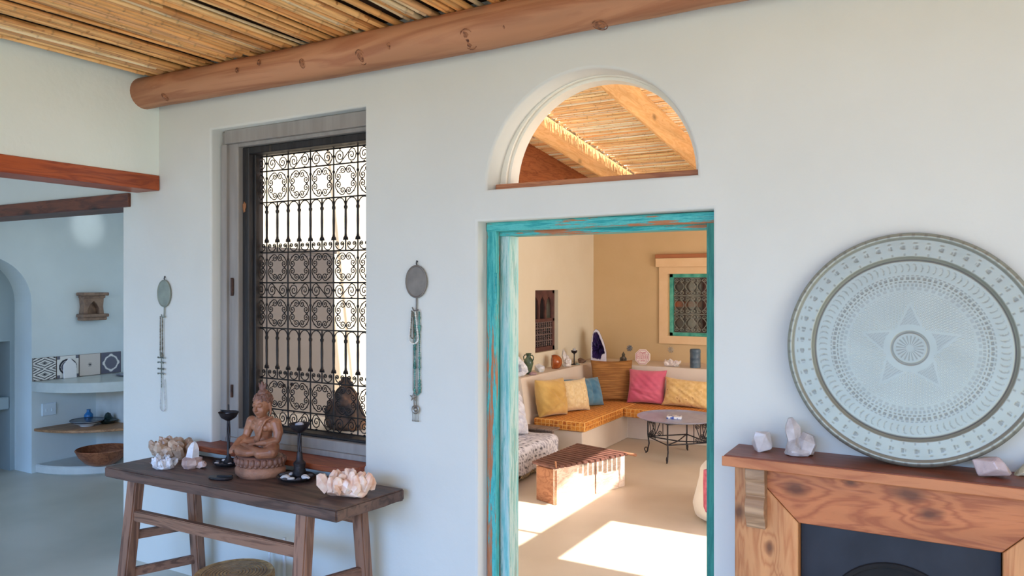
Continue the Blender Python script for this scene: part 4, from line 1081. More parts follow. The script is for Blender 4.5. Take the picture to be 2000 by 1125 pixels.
def t4(x, z):
    r = abs(x)+abs(z); a = r+.12*cos(atan2(z, x)*4)-.06*sin(abs(x*z)*20)
    return W_ if abs(a-.86) < .12 else (G_ if a < .86 else S(96, 96, 110))
tile(3.705, t1, 'leftmost tile with black wavy lines on white', 0)
tile(3.910, t2, 'tile with a dark ring, half hidden by the white arch plaque', 1)
tile(4.115, t3, 'plain white tile with one small black star', 2)
tile(4.320, t4, 'grey tile with a white four-lobed outline, rightmost', 3)
b = NB(); pts = [(-.058, 0), (.058, 0), (.058, .11)]+[(.058*cos(a), .11+.045*sin(a)) for a in (0.5, 0.9)]+[(0, .185)]+[(-.058*cos(a), .11+.045*sin(a)) for a in (0.9, 0.5)]+[(-.058, .11)]
prism(b, [(0, x, z) for x, z in pts], (.014, 0, 0), .002)
tag(obj('arch_plaque', b, mat('white_ceramic', S(232, 230, 228), rough=.3)), 'white pointed-arch plaque standing against the tiles', 'plaque', loc=(XK+.03, 4.015, .80), rot=(0, -.06, 0))
b = NB(); lathe(b, [(0, 0), (.09, 0), (.13, .008), (.14, .012), (.13, .011), (0, .006)], 24); tag(obj('small_tray', b, mat('grey_blue_tray', S(120, 124, 140), rough=.3)), 'flat grey tray on the counter below the grey tile', 'tray', loc=(-6.62, 4.44, .80))
p = PX(95, 799, XK)
b = NB(); box(b, (XK+.001, p.y-.062, p.z-.055), (XK+.010, p.y+.062, p.z+.055), .003)
for a in (-.025, .025): box(b, (XK+.0095, p.y+a-.006, p.z-.02), (XK+.013, p.y+a+.006, p.z+.004), .001)
tag(obj('wall_socket', b, mat('bluish_white_plastic', S(214, 230, 240), rough=.35)), 'white double wall socket between the curved shelves', 'socket')
# bowls and bottles
t = thing('striped_bowl', 'white bowl with dark rings on the wooden corner shelf', 'bowl', (-6.66, 4.03, .388))
b = NB(); lathe(b, [(0, 0), (.055, 0), (.06, .01), (.11, .030), (.138, .052), (.132, .054), (.10, .036), (0, .02)], 34); obj('bowl_body', b, mat('bowl_white', S(216, 222, 226), rough=.25), t, 50)
b = NB(); lathe(b, [(.1225, .0385), (.1315, .0455), (.1335, .0455), (.1245, .037)], 34); lathe(b, [(.139, .0525), (.1375, .0565), (.131, .0562), (.132, .0535)], 34); obj('dark_ring', b, mat('bowl_dark', S(36, 50, 66), rough=.25), t)
b = NB(); lathe(b, [(0, 0), (.034, 0), (.038, .02), (.036, .075), (.022, .092), (.016, .10), (.016, .118), (.019, .122), (0, .122)], 18); tag(obj('blue_bottle', b, mat('blue_glaze', S(40, 112, 170), rough=.2)), 'small blue glazed bottle behind the striped bowl', 'bottle', loc=(-6.80, 4.13, .388))
b = NB(); lathe(b, [(0, 0), (.05, 0), (.075, .02), (.082, .03), (.05, .04), (.03, .065), (.02, .09), (0, .10)], 18); tag(obj('dark_pot', b, mat('dark_green_glaze', S(26, 44, 42), rough=.25)), 'dark green lidded pot right of the striped bowl', 'pot', loc=(-6.62, 4.20, .388))
b = NB(); lathe(b, [(0, 0), (.09, 0), (.13, .02), (.185, .08), (.212, .135), (.206, .142), (.196, .135), (.165, .08), (.11, .03), (0, .022)], 40)
tag(obj('wooden_bowl', b, wood('bowl_wood', S(160, 98, 64), S(124, 70, 44), axis=0, rough=.45, knots=False), None, 50), 'large brown wooden bowl on the lowest corner shelf', 'bowl', loc=(-6.42, 4.02, .075))
# clay wall niche lamp
p = PX(174, 598, XK)
b = NB()
pr = [(-.13, .125), (.118, .125), (.118, .105), (.095, .088), (.088, .05), (.088, -.05), (.10, -.075), (.118, -.088), (.118, -.108), (.10, -.13), (-.10, -.13), (-.118, -.108), (-.118, -.088), (-.10, -.075), (-.088, -.05), (-.088, .05), (-.095, .088), (-.13, .105)]
# body as slabs around a pointed opening
lathe(b, [(.112, -.125), (.118, -.105), (.095, -.085), (.085, -.06)], 4)
b.free(); b = NB()
box(b, (0, -.125, .098), (.115, .125, .128), .008, 2); box(b, (0, -.105, .075), (.09, .105, .10), .006)
box(b, (0, -.115, -.13), (.10, .115, -.098), .01, 2); box(b, (0, -.125, -.10), (.115, .125, -.07), .008, 2)
prism(b, [(0, y, z) for y, z in [(-.098, -.07), (-.055, -.07), (-.055, -.025), (-.03, .02), (0, .048), (.03, .02), (.055, -.025), (.055, -.07), (.098, -.07), (.09, 0), (.098, .078), (-.098, .078), (-.09, 0)]], (.075, 0, 0), .003)
box(b, (0, -.06, -.07), (.012, .06, .05))
tag(obj('clay_wall_niche', b, mat('brown_clay', S(150, 124, 104), S(118, 96, 82), rough=.85, scale=20, bump=.5)), 'small brown clay wall niche above the patterned tiles', 'wall niche', loc=(XK+.001, p.y, p.z))
# blue thing and pane glints inside the arch recess are left plain

# ================================================================ sitting room
# ---- built-in plaster bench with back ledge
LZ = .73; SZ = .26
bn = thing('built_in_bench', 'L-shaped built-in plaster bench with a raised back ledge', 'bench', (0, 0, 0))
b = NB()
prism(b, [(-3.50, 6.56, 0), (-2.98, 6.56, 0), (-2.98, 7.72, 0), (1.59, 7.72, 0), (1.59, 8.12, 0), (-3.50, 8.12, 0)], (0, 0, SZ), .006); obj('bench_base', b, M_LEDGE, bn)
b = NB()
lo = [(XW+.001, 6.50), (-3.49, 6.50), (-3.49, 8.10), (1.59, 8.10), (1.59, YB-.001), (XW+.001, YB-.001)]
hi = [(XW+.001, 6.50), (-3.61, 6.50), (-3.61, 8.19), (1.59, 8.19), (1.59, YB-.001), (XW+.001, YB-.001)]
A = [b.verts.new((x, y, 0)) for x, y in lo]; B = [b.verts.new((x, y, LZ)) for x, y in hi]
b.faces.new(A[::-1]); b.faces.new(B)
for i in range(6): b.faces.new((A[i], A[(i+1) % 6], B[(i+1) % 6], B[i]))
obj('back_ledge', b, M_LEDGE, bn)

def plaid():
    m = bpy.data.materials.new('orange_plaid'); m.use_nodes = True; n = m.node_tree.nodes; L = m.node_tree.links; p = n['Principled BSDF']; p.inputs['Roughness'].default_value = .85
    t = n.new('ShaderNodeTexCoord'); br = n.new('ShaderNodeTexBrick'); br.offset = 0; br.inputs['Scale'].default_value = 1
    sepx = n.new('ShaderNodeSeparateXYZ'); L.new(t.outputs['Object'], sepx.inputs[0])
    def lines(sock, sc, th):
        a = n.new('ShaderNodeMath'); a.operation = 'MULTIPLY'; a.inputs[1].default_value = sc; L.new(sock, a.inputs[0])
        f = n.new('ShaderNodeMath'); f.operation = 'FRACT'; L.new(a.outputs[0], f.inputs[0])
        g = n.new('ShaderNodeMath'); g.operation = 'LESS_THAN'; g.inputs[1].default_value = th; L.new(f.outputs[0], g.inputs[0]); return g.outputs[0]
    n.remove(br)
    ls = [lines(sepx.outputs[i], 22 if i < 2 else 26, .14) for i in range(3)]
    m1 = n.new('ShaderNodeMath'); m1.operation = 'MAXIMUM'; L.new(ls[0], m1.inputs[0]); L.new(ls[1], m1.inputs[1])
    m2 = n.new('ShaderNodeMath'); m2.operation = 'MAXIMUM'; L.new(m1.outputs[0], m2.inputs[0]); L.new(ls[2], m2.inputs[1])
    nz = n.new('ShaderNodeTexNoise'); nz.inputs['Scale'].default_value = 40; L.new(t.outputs['Object'], nz.inputs[0])
    r = n.new('ShaderNodeValToRGB'); L.new(nz.outputs[0], r.inputs[0]); r.color_ramp.elements[0].position = .38; r.color_ramp.elements[0].color = (*S(176, 92, 32), 1); r.color_ramp.elements[1].position = .62; r.color_ramp.elements[1].color = (*S(224, 146, 58), 1)
    mx = n.new('ShaderNodeMixRGB'); L.new(m2.outputs[0], mx.inputs[0]); L.new(r.outputs[0], mx.inputs[1]); mx.inputs[2].default_value = (*S(234, 178, 100), 1)
    L.new(mx.outputs[0], p.inputs['Base Color']); return m
M_PLAID = plaid()
b = NB(); box(b, (-3.488, 6.54, SZ), (-2.945, 8.095, .352), .014, 3); tag(obj('seat_mattress', b, M_PLAID, None, 50), 'orange plaid seat mattress along the left wall', 'mattress', 'orange plaid bench mattresses')
b = NB(); box(b, (-2.94, 7.51, SZ), (1.5, 8.095, .352), .014, 3); tag(obj('seat_mattress', b, M_PLAID, None, 50), 'orange plaid seat mattress along the back wall', 'mattress', 'orange plaid bench mattresses')

# ---- cushions
def pillow(w, h, t, seed, wr=.006, ribs=0, ribdepth=.0, ears=0, n=40, corner=.5, folds=()):
    rnd = random.Random(seed); ph = [rnd.uniform(0, 6) for _ in range(6)]; bm = NB()
    def P(u, v, s):
        e = (1-abs(u)**2.6)*(1-abs(v)**2.6); e = max(0, e)**.5
        pin = 1-.075*(1-abs(v)**2)*(abs(u)**3) if 1 else 1
        pin2 = 1-.075*(1-abs(u)**2)*(abs(v)**3)
        x = w/2*u*pin; z = h/2*v*pin2
        k = e*t/2+wr*e*(sin(u*9+ph[0]+v*3)*sin(v*7+ph[1])+.6*sin((u+v)*15+ph[2]))
        if ribs: k *= 1-ribdepth*(1-abs(sin(ribs*pi*(u+1)/2)))**2
        for (a, c, d, am) in folds: k += am*e*math.exp(-((u*cos(a)+v*sin(a)-c)/d)**2)
        k += .0015
        if ears:
            cc = max(0, (abs(u)*abs(v)-.75)/.25); x *= 1+.05*cc; z *= 1+.05*cc
        return Vector((x, -s*k, z+h/2))
    for s in (1, -1):
        V = [[bm.verts.new(P(-1+2*a/n, -1+2*c/n, s)) for a in range(n+1)] for c in range(n+1)]
        for a in range(n):
            for c in range(n): bm.faces.new((V[c][a], V[c][a+1], V[c+1][a+1], V[c+1][a]))
    bmesh.ops.remove_doubles(bm, verts=bm.verts, dist=.0032)
    return bm
def cushion(label, loc, rotz, lean, w, h, t, m, seed, group='cushions on the plaid bench', roll=0, **kw):
    b = pillow(w, h, t, seed, **kw); o = obj('cushion', b, m, None, 'all'); tag(o, label, 'cushion', group)
    o.rotation_euler = (Matrix.Rotation(rotz, 4, 'Z') @ Matrix.Rotation(-lean, 4, 'X') @ Matrix.Rotation(roll, 4, 'Y')).to_euler(); o.location = loc; return o
F = lambda nm, a, c, **k: mat(nm, a, c, rough=.8, sheen=.3, bump=.25, bscale=90, **k)
M_MUS = F('mustard_velvet', S(196, 152, 76), S(220, 180, 104), scale=6); M_CRM = F('cream_embroidered', S(226, 196, 142), S(240, 216, 170), scale=30, c3=S(200, 160, 100))
M_BLU = F('blue_cotton', S(66, 112, 140), S(92, 140, 166), scale=10); M_PNK = F('pink_velvet', S(206, 88, 116), S(224, 112, 136), scale=5)
M_GLD = F('gold_embroidered', S(222, 180, 112), S(236, 200, 138), scale=22, c3=S(176, 116, 52), contrast=(.4, .62))
cushion('mustard yellow cushion at the near end of the plaid bench', (-3.36, 6.715, .352), radians(66), .20, .36, .37, .22, M_MUS, 1, folds=((.8, .1, .1, -.012), (2.2, -.4, .08, -.01)))
cushion('cream embroidered cushion between the mustard and the blue ones', (-3.31, 7.05, .352), radians(62), .28, .44, .33, .22, M_CRM, 2, ribs=4, ribdepth=.22, ears=1)
cushion('blue cushion with stitched ribs left of the wicker one', (-3.33, 7.40, .352), radians(60), .36, .50, .31, .24, M_BLU, 3, ribs=3, ribdepth=.35)
# rattan backed square cushion in the corner
m = mat('ribbed_raffia', S(176, 122, 62), S(140, 90, 42), rough=.75, scale=5, stretch=(1, 1, 30), bump=.9, bscale=5, contrast=(.42, .56))
cushion('large square brown raffia cushion standing in the bench corner', (-3.22, 7.90, .352), radians(30), .24, .47, .46, .09, m, 4, wr=.002)
cushion('square pink velvet cushion in the middle of the back bench', (-2.84, 7.90, .352), radians(6), .32, .42, .38, .19, M_PNK, 5, folds=((1.4, -.35, .07, .012), (1.2, -.55, .06, -.012), (1.75, -.1, .08, -.006)))
cushion('long gold embroidered cushion right of the pink one', (-2.385, 7.88, .352), radians(2), .30, .52, .30, .18, M_GLD, 6, ears=1, ribs=3, ribdepth=.10, roll=.05)
cushion('dark brown cushion mostly hidden behind the gold one', (-1.93, 7.92, .352), radians(-4), .3, .34, .30, .12, F('brown_velvet', S(92, 56, 40), S(110, 70, 50), scale=6), 7)

# ---- things on the back ledge, from the doorway to the corner
def onl(u, x=-3.72): d = ray(u, 700); t = x/d.x; return d.y*t
# white geode slab with a dark hollow
b = NB(); out_ = [(-.085, .03), (-.09, .11), (-.06, .18), (-.01, .20), (.04, .15), (.085, .09), (.095, .04), (.05, .012), (.0, 0), (-.05, .0)]
inn = [(-.02, .05), (-.03, .09), (-.012, .125), (.015, .115), (.03, .075), (.025, .045), (.0, .035)]
c = bmesh.new(); n_ = 40
def rs_(pl, n):
    L_ = [0]; pl = pl+[pl[0]]
    for p, q in zip(pl, pl[1:]): L_.append(L_[-1]+math.dist(p, q))
    o_ = []
    for i in range(n):
        s = L_[-1]*i/n; k = max(j for j in range(len(L_)-1) if L_[j] <= s); f = (s-L_[k])/(L_[k+1]-L_[k]); o_.append((pl[k][0]+(pl[k+1][0]-pl[k][0])*f, pl[k][1]+(pl[k+1][1]-pl[k][1])*f))
    return o_
rnd = random.Random(3)
def ringslab(bm, out_, inn, dep, n=40, wob=.004):
    O_ = rs_(out_, n); I_ = rs_(inn, n); cx = sum(p[0] for p in I_)/n; cz = sum(p[1] for p in I_)/n
    I_ = sorted(I_, key=lambda p: atan2(p[1]-cz, p[0]-cx)); O_ = sorted(O_, key=lambda p: atan2(p[1]-cz, p[0]-cx))
    rows = []
    for k, (f, y) in enumerate(((1.0, dep), (1.0, 0), (.55, -.012), (.0, .0), (-.25, dep*.8))):
        row = []
        for o_, i_ in zip(O_, I_):
            x = i_[0]+(o_[0]-i_[0])*f; z = i_[1]+(o_[1]-i_[1])*f
            row.append(bm.verts.new((x+rnd.uniform(-wob, wob), y+rnd.uniform(-wob, wob), max(0, z+rnd.uniform(-wob, wob)))))
        rows.append(row)
    for A, B in zip(rows, rows[1:]):
        for k in range(n): bm.faces.new((A[k], A[(k+1) % n], B[(k+1) % n], B[k]))
    bm.faces.new(rows[-1]); bm.faces.new(rows[0][::-1])
ringslab(c, out_, inn, .05); merge(b, c)
g1 = obj('geode_slab', b, M_WHQ); tag(g1, 'white geode slab with a dark hollow at the doorway end of the ledge', 'geode', loc=(-3.70, onl(1009)+.02, LZ), rot=(-.12, 0, radians(38)))
b = NB(); box(b, (-.05, .055, 0), (.04, .085, .10), .006); obj('slab_back', b, mat('dark_rock', S(48, 36, 40), rough=.8, scale=20), g1)
t = thing('green_vase', 'green glazed two-handled vase on the ledge', 'vase', (-3.715, onl(1031.5), LZ))
b = NB(); lathe(b, [(0, 0), (.036, 0), (.034, .012), (.028, .03), (.040, .07), (.050, .11), (.046, .145), (.026, .17), (.020, .185), (.022, .20), (.032, .212), (.026, .214), (.014, .20), (0, .19)], 22); M_GV = mat('green_glaze', S(92, 110, 86), S(60, 82, 66), rough=.25, scale=18, contrast=(.4, .6)); obj('vase_body', b, M_GV, t, 60)
for s in (-1, 1):
    b = NB(); tube(b, [(s*.022, 0, .195), (s*.045, 0, .195), (s*.058, 0, .175), (s*.055, 0, .15), (s*.044, 0, .14)], .006, 8); obj('handle', b, M_GV, t, True)
rock('tumbled_stone', 'small mauve stone lying in front of the green vase', (-3.645, onl(1041, -3.645), LZ), (.085, .05, .035), cmat('mauve_stone', S(150, 116, 124), S(196, 168, 170)), 14, 3, .6)
rock('white_rock', 'white rock between the green vase and the amber stone', (-3.70, onl(1054, -3.70), LZ), (.11, .09, .09), M_WHQ, 22, 9, .4)
b = NB(); rnd = random.Random(1); ball(b, (0, 0, .072), (.082, .075, .082), 20)
for v in b.verts:
    v.co.z = max(0, v.co.z); 
    if v.co.x < -.035: v.co.x = -.035-(v.co.x+.035)*.1
tag(obj('amber_stone', b, mat('polished_amber_stone', S(140, 64, 28), S(188, 104, 52), rough=.12, scale=9, dist=1.5, c3=S(90, 40, 22)), None, 50), 'polished amber brown dome of stone on the ledge', 'stone', loc=(-3.71, onl(1082), LZ), rot=(0, 0, .6))
crystal('pointed_crystal', 'tall jagged white crystal next to the goblet', (-3.70, onl(1107, -3.70), LZ), (.115, .10, .195), cmat('chalk_quartz', S(206, 198, 196), S(236, 230, 226)), 7, 13, thick=.3, spread=.25, length=(.3, .5), points=[(-.1, 0, .2, -.2, 0, 1, .25, .9, .2), (.08, 0, .1, .1, 0, 1, .3, .6, .3)], rotz=.4)
t = thing('iron_goblet', 'dark metal goblet holder with a small stub candle', 'candle holder', (-3.70, onl(1121.5, -3.70), LZ))
b = NB(); lathe(b, [(0, 0), (.042, 0), (.040, .006), (.010, .014), (.0065, .03), (.006, .115), (.010, .125), (.030, .140), (.038, .162), (.034, .162), (.02, .145), (0, .14)], 20); obj('goblet_body', b, M_DKI, t, 50)
b = NB(); lathe(b, [(0, .15), (.018, .15), (.018, .185), (.004, .188), (0, .20)], 12); obj('candle', b, MATS['grey_wax'], t, 50)
rock('tumbled_stone', 'small grey-green stone at the foot of the goblet', (-3.65, onl(1128, -3.65), LZ), (.06, .04, .03), mat('grey_green_stone', S(120, 128, 118), S(150, 156, 146), rough=.5, scale=20), 14, 4, .1)
rock('brown_rock', 'brown rounded rock nearest the ledge corner', (-3.70, onl(1137, -3.70), LZ), (.10, .07, .062), mat('brown_rock', S(96, 74, 62), S(140, 112, 96), rough=.6, scale=20, bump=.4), 26, 6, .1)
# amethyst geode in the corner
b = NB(); out_ = [(-.092, 0), (-.095, .12), (-.085, .28), (-.065, .36), (-.035, .395), (.0, .375), (.035, .30), (.065, .22), (.088, .12), (.092, .0), (0, 0)]
inn = [(-.078, .045), (-.08, .20), (-.068, .34), (-.042, .372), (-.012, .352), (.022, .27), (.062, .17), (.074, .10), (.04, .095), (.02, .03), (-.03, .035)]
rnd = random.Random(5); O_ = rs_(out_, 64); I_ = rs_(inn, 64)
def paint_ring(ring, col_): return col_
ag = NB(); lay = ag.verts.layers.float_color.new('col')
cz = .17
def rad_sample(pl, a, c=(0, .17)):
    best = 0; dx, dz = cos(a), sin(a); P_ = pl+[pl[0]]
    for p, q in zip(P_, P_[1:]):
        ex, ez = q[0]-p[0], q[1]-p[1]; den = dx*ez-dz*ex
        if abs(den) < 1e-9: continue
        s = ((p[0]-c[0])*ez-(p[1]-c[1])*ex)/den; w = ((p[0]-c[0])*dz-(p[1]-c[1])*dx)/den
        if s > 0 and 0 <= w <= 1: best = max(best, s)
    return best
rows = []; NA_ = 90
DK, WH, PU = S(32, 28, 52), S(216, 210, 224), S(58, 42, 92)
spec_ = [(1.0, .11, DK, 1), (1.0, .0, DK, 1), (.98, -.006, WH, 1), (1.0, -.006, WH, 0), (.92, .012, PU, 0), (.7, .035, PU, 0), (.45, .055, PU, 0), (.2, .06, PU, 0)]
for f, y, col_, outer in spec_:
    row = []
    for k in range(NA_):
        a = 2*pi*k/NA_; r = rad_sample(out_ if outer else inn, a)*f*(1+(rnd.uniform(-.05, .05) if (not outer) else rnd.uniform(-.01, .01)))
        v = ag.verts.new((r*cos(a), y+(rnd.uniform(-.009, .009) if col_ is PU else 0), max(0, .17+r*sin(a)))); kk = rnd.uniform(.5, 1.5) if col_ is PU else 1; v[lay] = (col_[0]*kk, col_[1]*kk, col_[2]*kk, 1); row.append(v)
    rows.append(row)
for A, B in zip(rows, rows[1:]):
    for k in range(NA_): ag.faces.new((A[k], A[(k+1) % NA_], B[(k+1) % NA_], B[k]))
ag.faces.new(rows[-1]); ag.faces.new(rows[0][::-1])
tag(obj('amethyst_geode', ag, vcol_mat('geode_crystal', rough=.25, bump=.3, bscale=80)), 'tall cut geode of dark purple amethyst in the ledge corner', 'geode', loc=(-3.56, 8.30, LZ), rot=(-.05, 0, radians(22)))
# small seated figure
b = NB(); ball(b, (0, 0, .022), (.05, .038, .022)); ball(b, (0, 0, .06), (.030, .024, .036)); ball(b, (-.032, -.005, .05), (.012, .012, .026)); ball(b, (.032, -.005, .05), (.012, .012, .026)); ball(b, (0, 0, .103), (.020, .020, .023)); ball(b, (0, 0, .128), (.008, .008, .010)); ball(b, (-.03, -.02, .02), (.025, .02, .014)); ball(b, (.03, -.02, .02), (.025, .02, .014))
tag(obj('small_figurine', remeshed(b, .003, 3), mat('dark_bronze', S(74, 66, 56), S(98, 88, 74), rough=.45, metal=.3, scale=30), None, True), 'small dark seated figurine left of the red octagonal plaque', 'figurine', loc=(-3.255, 8.31, LZ))
# octagonal plaque with red lettering-like marks
t = thing('octagonal_plaque', 'white octagonal plaque with rows of red marks', 'plaque', (-3.03, 8.32, LZ)); t.rotation_euler = (-.14, 0, radians(8))
R8 = .094; oc = [(R8*cos(pi/8+k*pi/4), .088+R8*sin(pi/8+k*pi/4)) for k in range(8)]
b = NB(); prism(b, [(x, 0, z) for x, z in oc], (0, .018, 0), .002); obj('plaque_body', b, mat('plaque_white', S(238, 222, 214), rough=.45), t)
b = NB(); M_RD = mat('plaque_red', S(176, 66, 84), S(196, 92, 108), rough=.5, scale=40)
i8 = [(.80*x, .088+(z-.088)*.80) for x, z in oc]
tube(b, [(.865*x, -.001, .088+(z-.088)*.865) for x, z in oc], .0022, 5, closed=True)
box(b, (-.070, -.0015, .116), (.070, .001, .120)); box(b, (-.070, -.0015, .062), (.070, .001, .066))
rnd = random.Random(12)
for (za, zb, x0_, x1_) in ((.070, .112, -.068, .068), (.124, .148, -.045, .045), (.034, .056, -.048, .048)):
    x = x0_
    while x < x1_-.004:
        w_ = rnd.uniform(.003, .0055); y_ = -.0016
        box(b, (x, y_, za), (x+w_, .001, zb-rnd.uniform(0, .008)))
        if rnd.random() < .6: zc_ = rnd.choice((za, (za+zb)/2-.002, zb-.006)); box(b, (x, y_, zc_), (x+.011, .001, zc_+.005))
        x += .0125
obj('red_marks', b, M_RD, t)
crystal('amethyst_cluster', 'white and purple crystal cluster right of the red plaque', (-2.675, 8.30, LZ), (.215, .12, .085), cmat('lilac_quartz', S(226, 212, 208), S(240, 230, 226), S(110, 80, 108)), 16, 17, thick=.13)
b = NB(); lathe(b, [(0, 0), (.056, 0), (.058, .006), (.0575, .05), (.0595, .055), (.0575, .06), (.0575, .10), (.0595, .105), (.0575, .11), (.0575, .165), (.060, .17), (.058, .20), (.050, .207), (0, .207)], 28)
tag(obj('blue_grey_jar', b, mat('blue_grey_stoneware', S(66, 86, 104), S(98, 116, 130), rough=.4, scale=14, bump=.4), None, 50), 'blue-grey cylindrical stoneware jar at the right of the ledge', 'jar', loc=(-2.41, 8.30, LZ))

# flower ornaments on the walls
def flower(label, loc, rotz, r, m):
    b = NB()
    for k in range(8):
        a = 2*pi*k/8+.2; ball(b, (r*.72*cos(a), -.004, r*.72*sin(a)), (r*.2, .004, r*.2)); tube(b, [(0, -.004, 0), (r*.6*cos(a), -.004, r*.6*sin(a))], r*.06, 5)
        ball(b, (r*.38*cos(a+.39), -.004, r*.38*sin(a+.39)), (r*.11, .003, r*.11))
    ball(b, (0, -.004, 0), (r*.16, .005, r*.16))
    tag(obj('wall_flower', b, m), label, 'wall ornament', loc=loc, rot=(0, 0, rotz))
M_BM = mat('blue_grey_enamel', S(92, 104, 120), S(150, 158, 166), rough=.4, scale=60); M_SM = mat('pale_silver', S(186, 176, 160), S(206, 196, 182), rough=.4, metal=.3, scale=60)
flower('blue-grey flower ornament on the back wall above the small figurine', PY(1230, 680, YB-.002), 0, .042, M_BM)
flower('pale silver flower ornament on the back wall above the crystal cluster', PY(1310.5, 683, YB-.002), 0, .042, M_SM)
flower('pale flower ornament on the left wall beside the doorway', PX(996, 640, XW+.002), radians(90), .06, mat('pale_blue_enamel', S(180, 190, 196), S(206, 206, 200), rough=.4, scale=60))

# ---- carved screen in the wall niche
cs = thing('carved_wooden_screen', 'dark carved wooden lattice screen in the small wall niche', 'screen', (XW-.075, ny0, nz0)); 
Wn, Hn = ny1-ny0, nz1-nz0; M_CW = mat('dark_carved_wood', S(104, 66, 60), S(80, 50, 48), rough=.7, scale=14, bump=.3); M_CG = mat('greyed_carved_wood', S(132, 112, 108), S(104, 88, 86), rough=.75, scale=16, bump=.3)
b = NB()
for lo, hi in (((0, 0, 0), (.03, Wn, .05)), ((0, 0, Hn-.04), (.03, Wn, Hn)), ((0, 0, 0), (.03, .035, Hn)), ((0, Wn-.05, 0), (.03, Wn, Hn)), ((0, 0, .325), (.03, Wn, .36))): box(b, lo, hi, .003)
obj('screen_frame', b, M_CW, cs)
b = NB()
for k in range(3):
    y0_ = .035+k*(Wn-.085)/3; w_ = (Wn-.085)/3
    pts = [(y0_, .36), (y0_+.018, .36), (y0_+.018, .50), (y0_+.03, .56), (y0_+w_/2, .605), (y0_+w_-.03, .56), (y0_+w_-.018, .50), (y0_+w_-.018, .36), (y0_+w_, .36), (y0_+w_, Hn-.04), (y0_, Hn-.04)]
    prism(b, [(.005, y, z) for y, z in pts], (.018, 0, 0))
obj('arched_panel', b, M_CW, cs)
for r_ in range(4):
    b = NB(); z0_ = .05+r_*.069
    for k in range(9):
        y_ = .035+(k+.5)*(Wn-.085)/9
        lathe(b, [(.004, 0), (.012, .012), (.006, .024), (.015, .035), (.006, .046), (.012, .057), (.004, .069)], 8, (.015, y_, z0_))
    box(b, (.006, .035, z0_+.062), (.024, Wn-.05, z0_+.072))
    obj('turned_lattice', b, M_CG, cs)
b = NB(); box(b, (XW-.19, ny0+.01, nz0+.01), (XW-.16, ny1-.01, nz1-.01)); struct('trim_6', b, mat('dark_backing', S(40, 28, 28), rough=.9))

# ---- back window
M_GRN = mat('green_teal_frame', S(40, 140, 124), S(96, 184, 164), rough=.6, scale=12)
w3 = thing('window_3', '', '', (0, 0, 0)); del w3['label'], w3['category']; w3['kind'] = 'structure'
b = NB(); 
for lo, hi in (((-2.98, YB-.03, .946), (WX0-.02, YB, 1.852)), ((WX1+.02, YB-.03, .946), (-2.12, YB, 1.852)), ((WX0-.02, YB-.03, .946), (WX1+.02, YB, WZ0-.0)), ((WX0-.02, YB-.03, WZ1+.0), (WX1+.02, YB, 1.852))): box(b, lo, hi)
box(b, (-3.01, YB-.075, 1.852), (-2.09, YB, 1.956), .004); obj('plaster_surround', b, mat('surround_peach', S(232, 196, 152), S(236, 202, 160), rough=.85), w3)
b = NB(); box(b, (-3.02, YB-.06, 1.956), (-2.08, YB, 2.004), .004); obj('brown_cap', b, mat('brown_cap_plaster', S(176, 112, 76), rough=.85, scale=4), w3)
b = NB(); f_ = .042
for lo, hi in (((WX0, YB-.012, WZ0), (WX0+f_, YB+.04, WZ1)), ((WX1-f_, YB-.012, WZ0), (WX1, YB+.04, WZ1)), ((WX0, YB-.012, WZ0), (WX1, YB+.04, WZ0+f_)), ((WX0, YB-.012, WZ1-f_), (WX1, YB+.04, WZ1))): box(b, lo, hi, .003)
obj('window_frame', b, M_GRN, w3)
gl = mat('dim_glass', S(150, 160, 158), rough=.03, trans=1.0); b = NB(); box(b, (WX0+.03, YB+.05, WZ0+.03), (WX1-.03, YB+.054, WZ1-.03)); obj('pane', b, gl, w3)
g3 = thing('scroll_window_grille', 'grey iron scroll grille over the small teal-framed window', 'window grille', (WX0+f_, YB+.015, WZ0+f_))
gw, gh = WX1-WX0-2*f_, WZ1-WZ0-2*f_; M_GI = mat('grey_iron', S(150, 150, 140), S(116, 118, 112), rough=.5, metal=.3, scale=30)
for k in range(4):
    b = NB(); tube(b, [(0, 0, gh*k/3), (gw, 0, gh*k/3)], .0055, 6); obj('horizontal_bar', b, M_GI, g3, True)
for k in range(4):
    cx = gw*(k+.5)/4
    for r_ in range(3):
        z0_, z1_ = gh*r_/3+.008, gh*(r_+1)/3-.008; hw = gw/8; b = NB()
        for s in (-1, 1):
            p = spiral(cx+s*hw*.52, z1_-hw*.46, hw*.40, (pi if s > 0 else 0)-s*pi*.0, 1.2, -s, 12)[::-1]
            q = spiral(cx+s*hw*.52, z0_+hw*.46, hw*.40, (pi if s > 0 else 0), 1.2, s, 12)
            mid = [(cx+s*(hw*.12+hw*.75*sin(pi*j/10)), 0, z1_-hw*.46-(z1_-z0_-hw*.92)*j/10) for j in range(1, 10)]
            tube(b, p+mid+q, .0048, 5)
        obj('scroll', b, M_GI, g3, True)
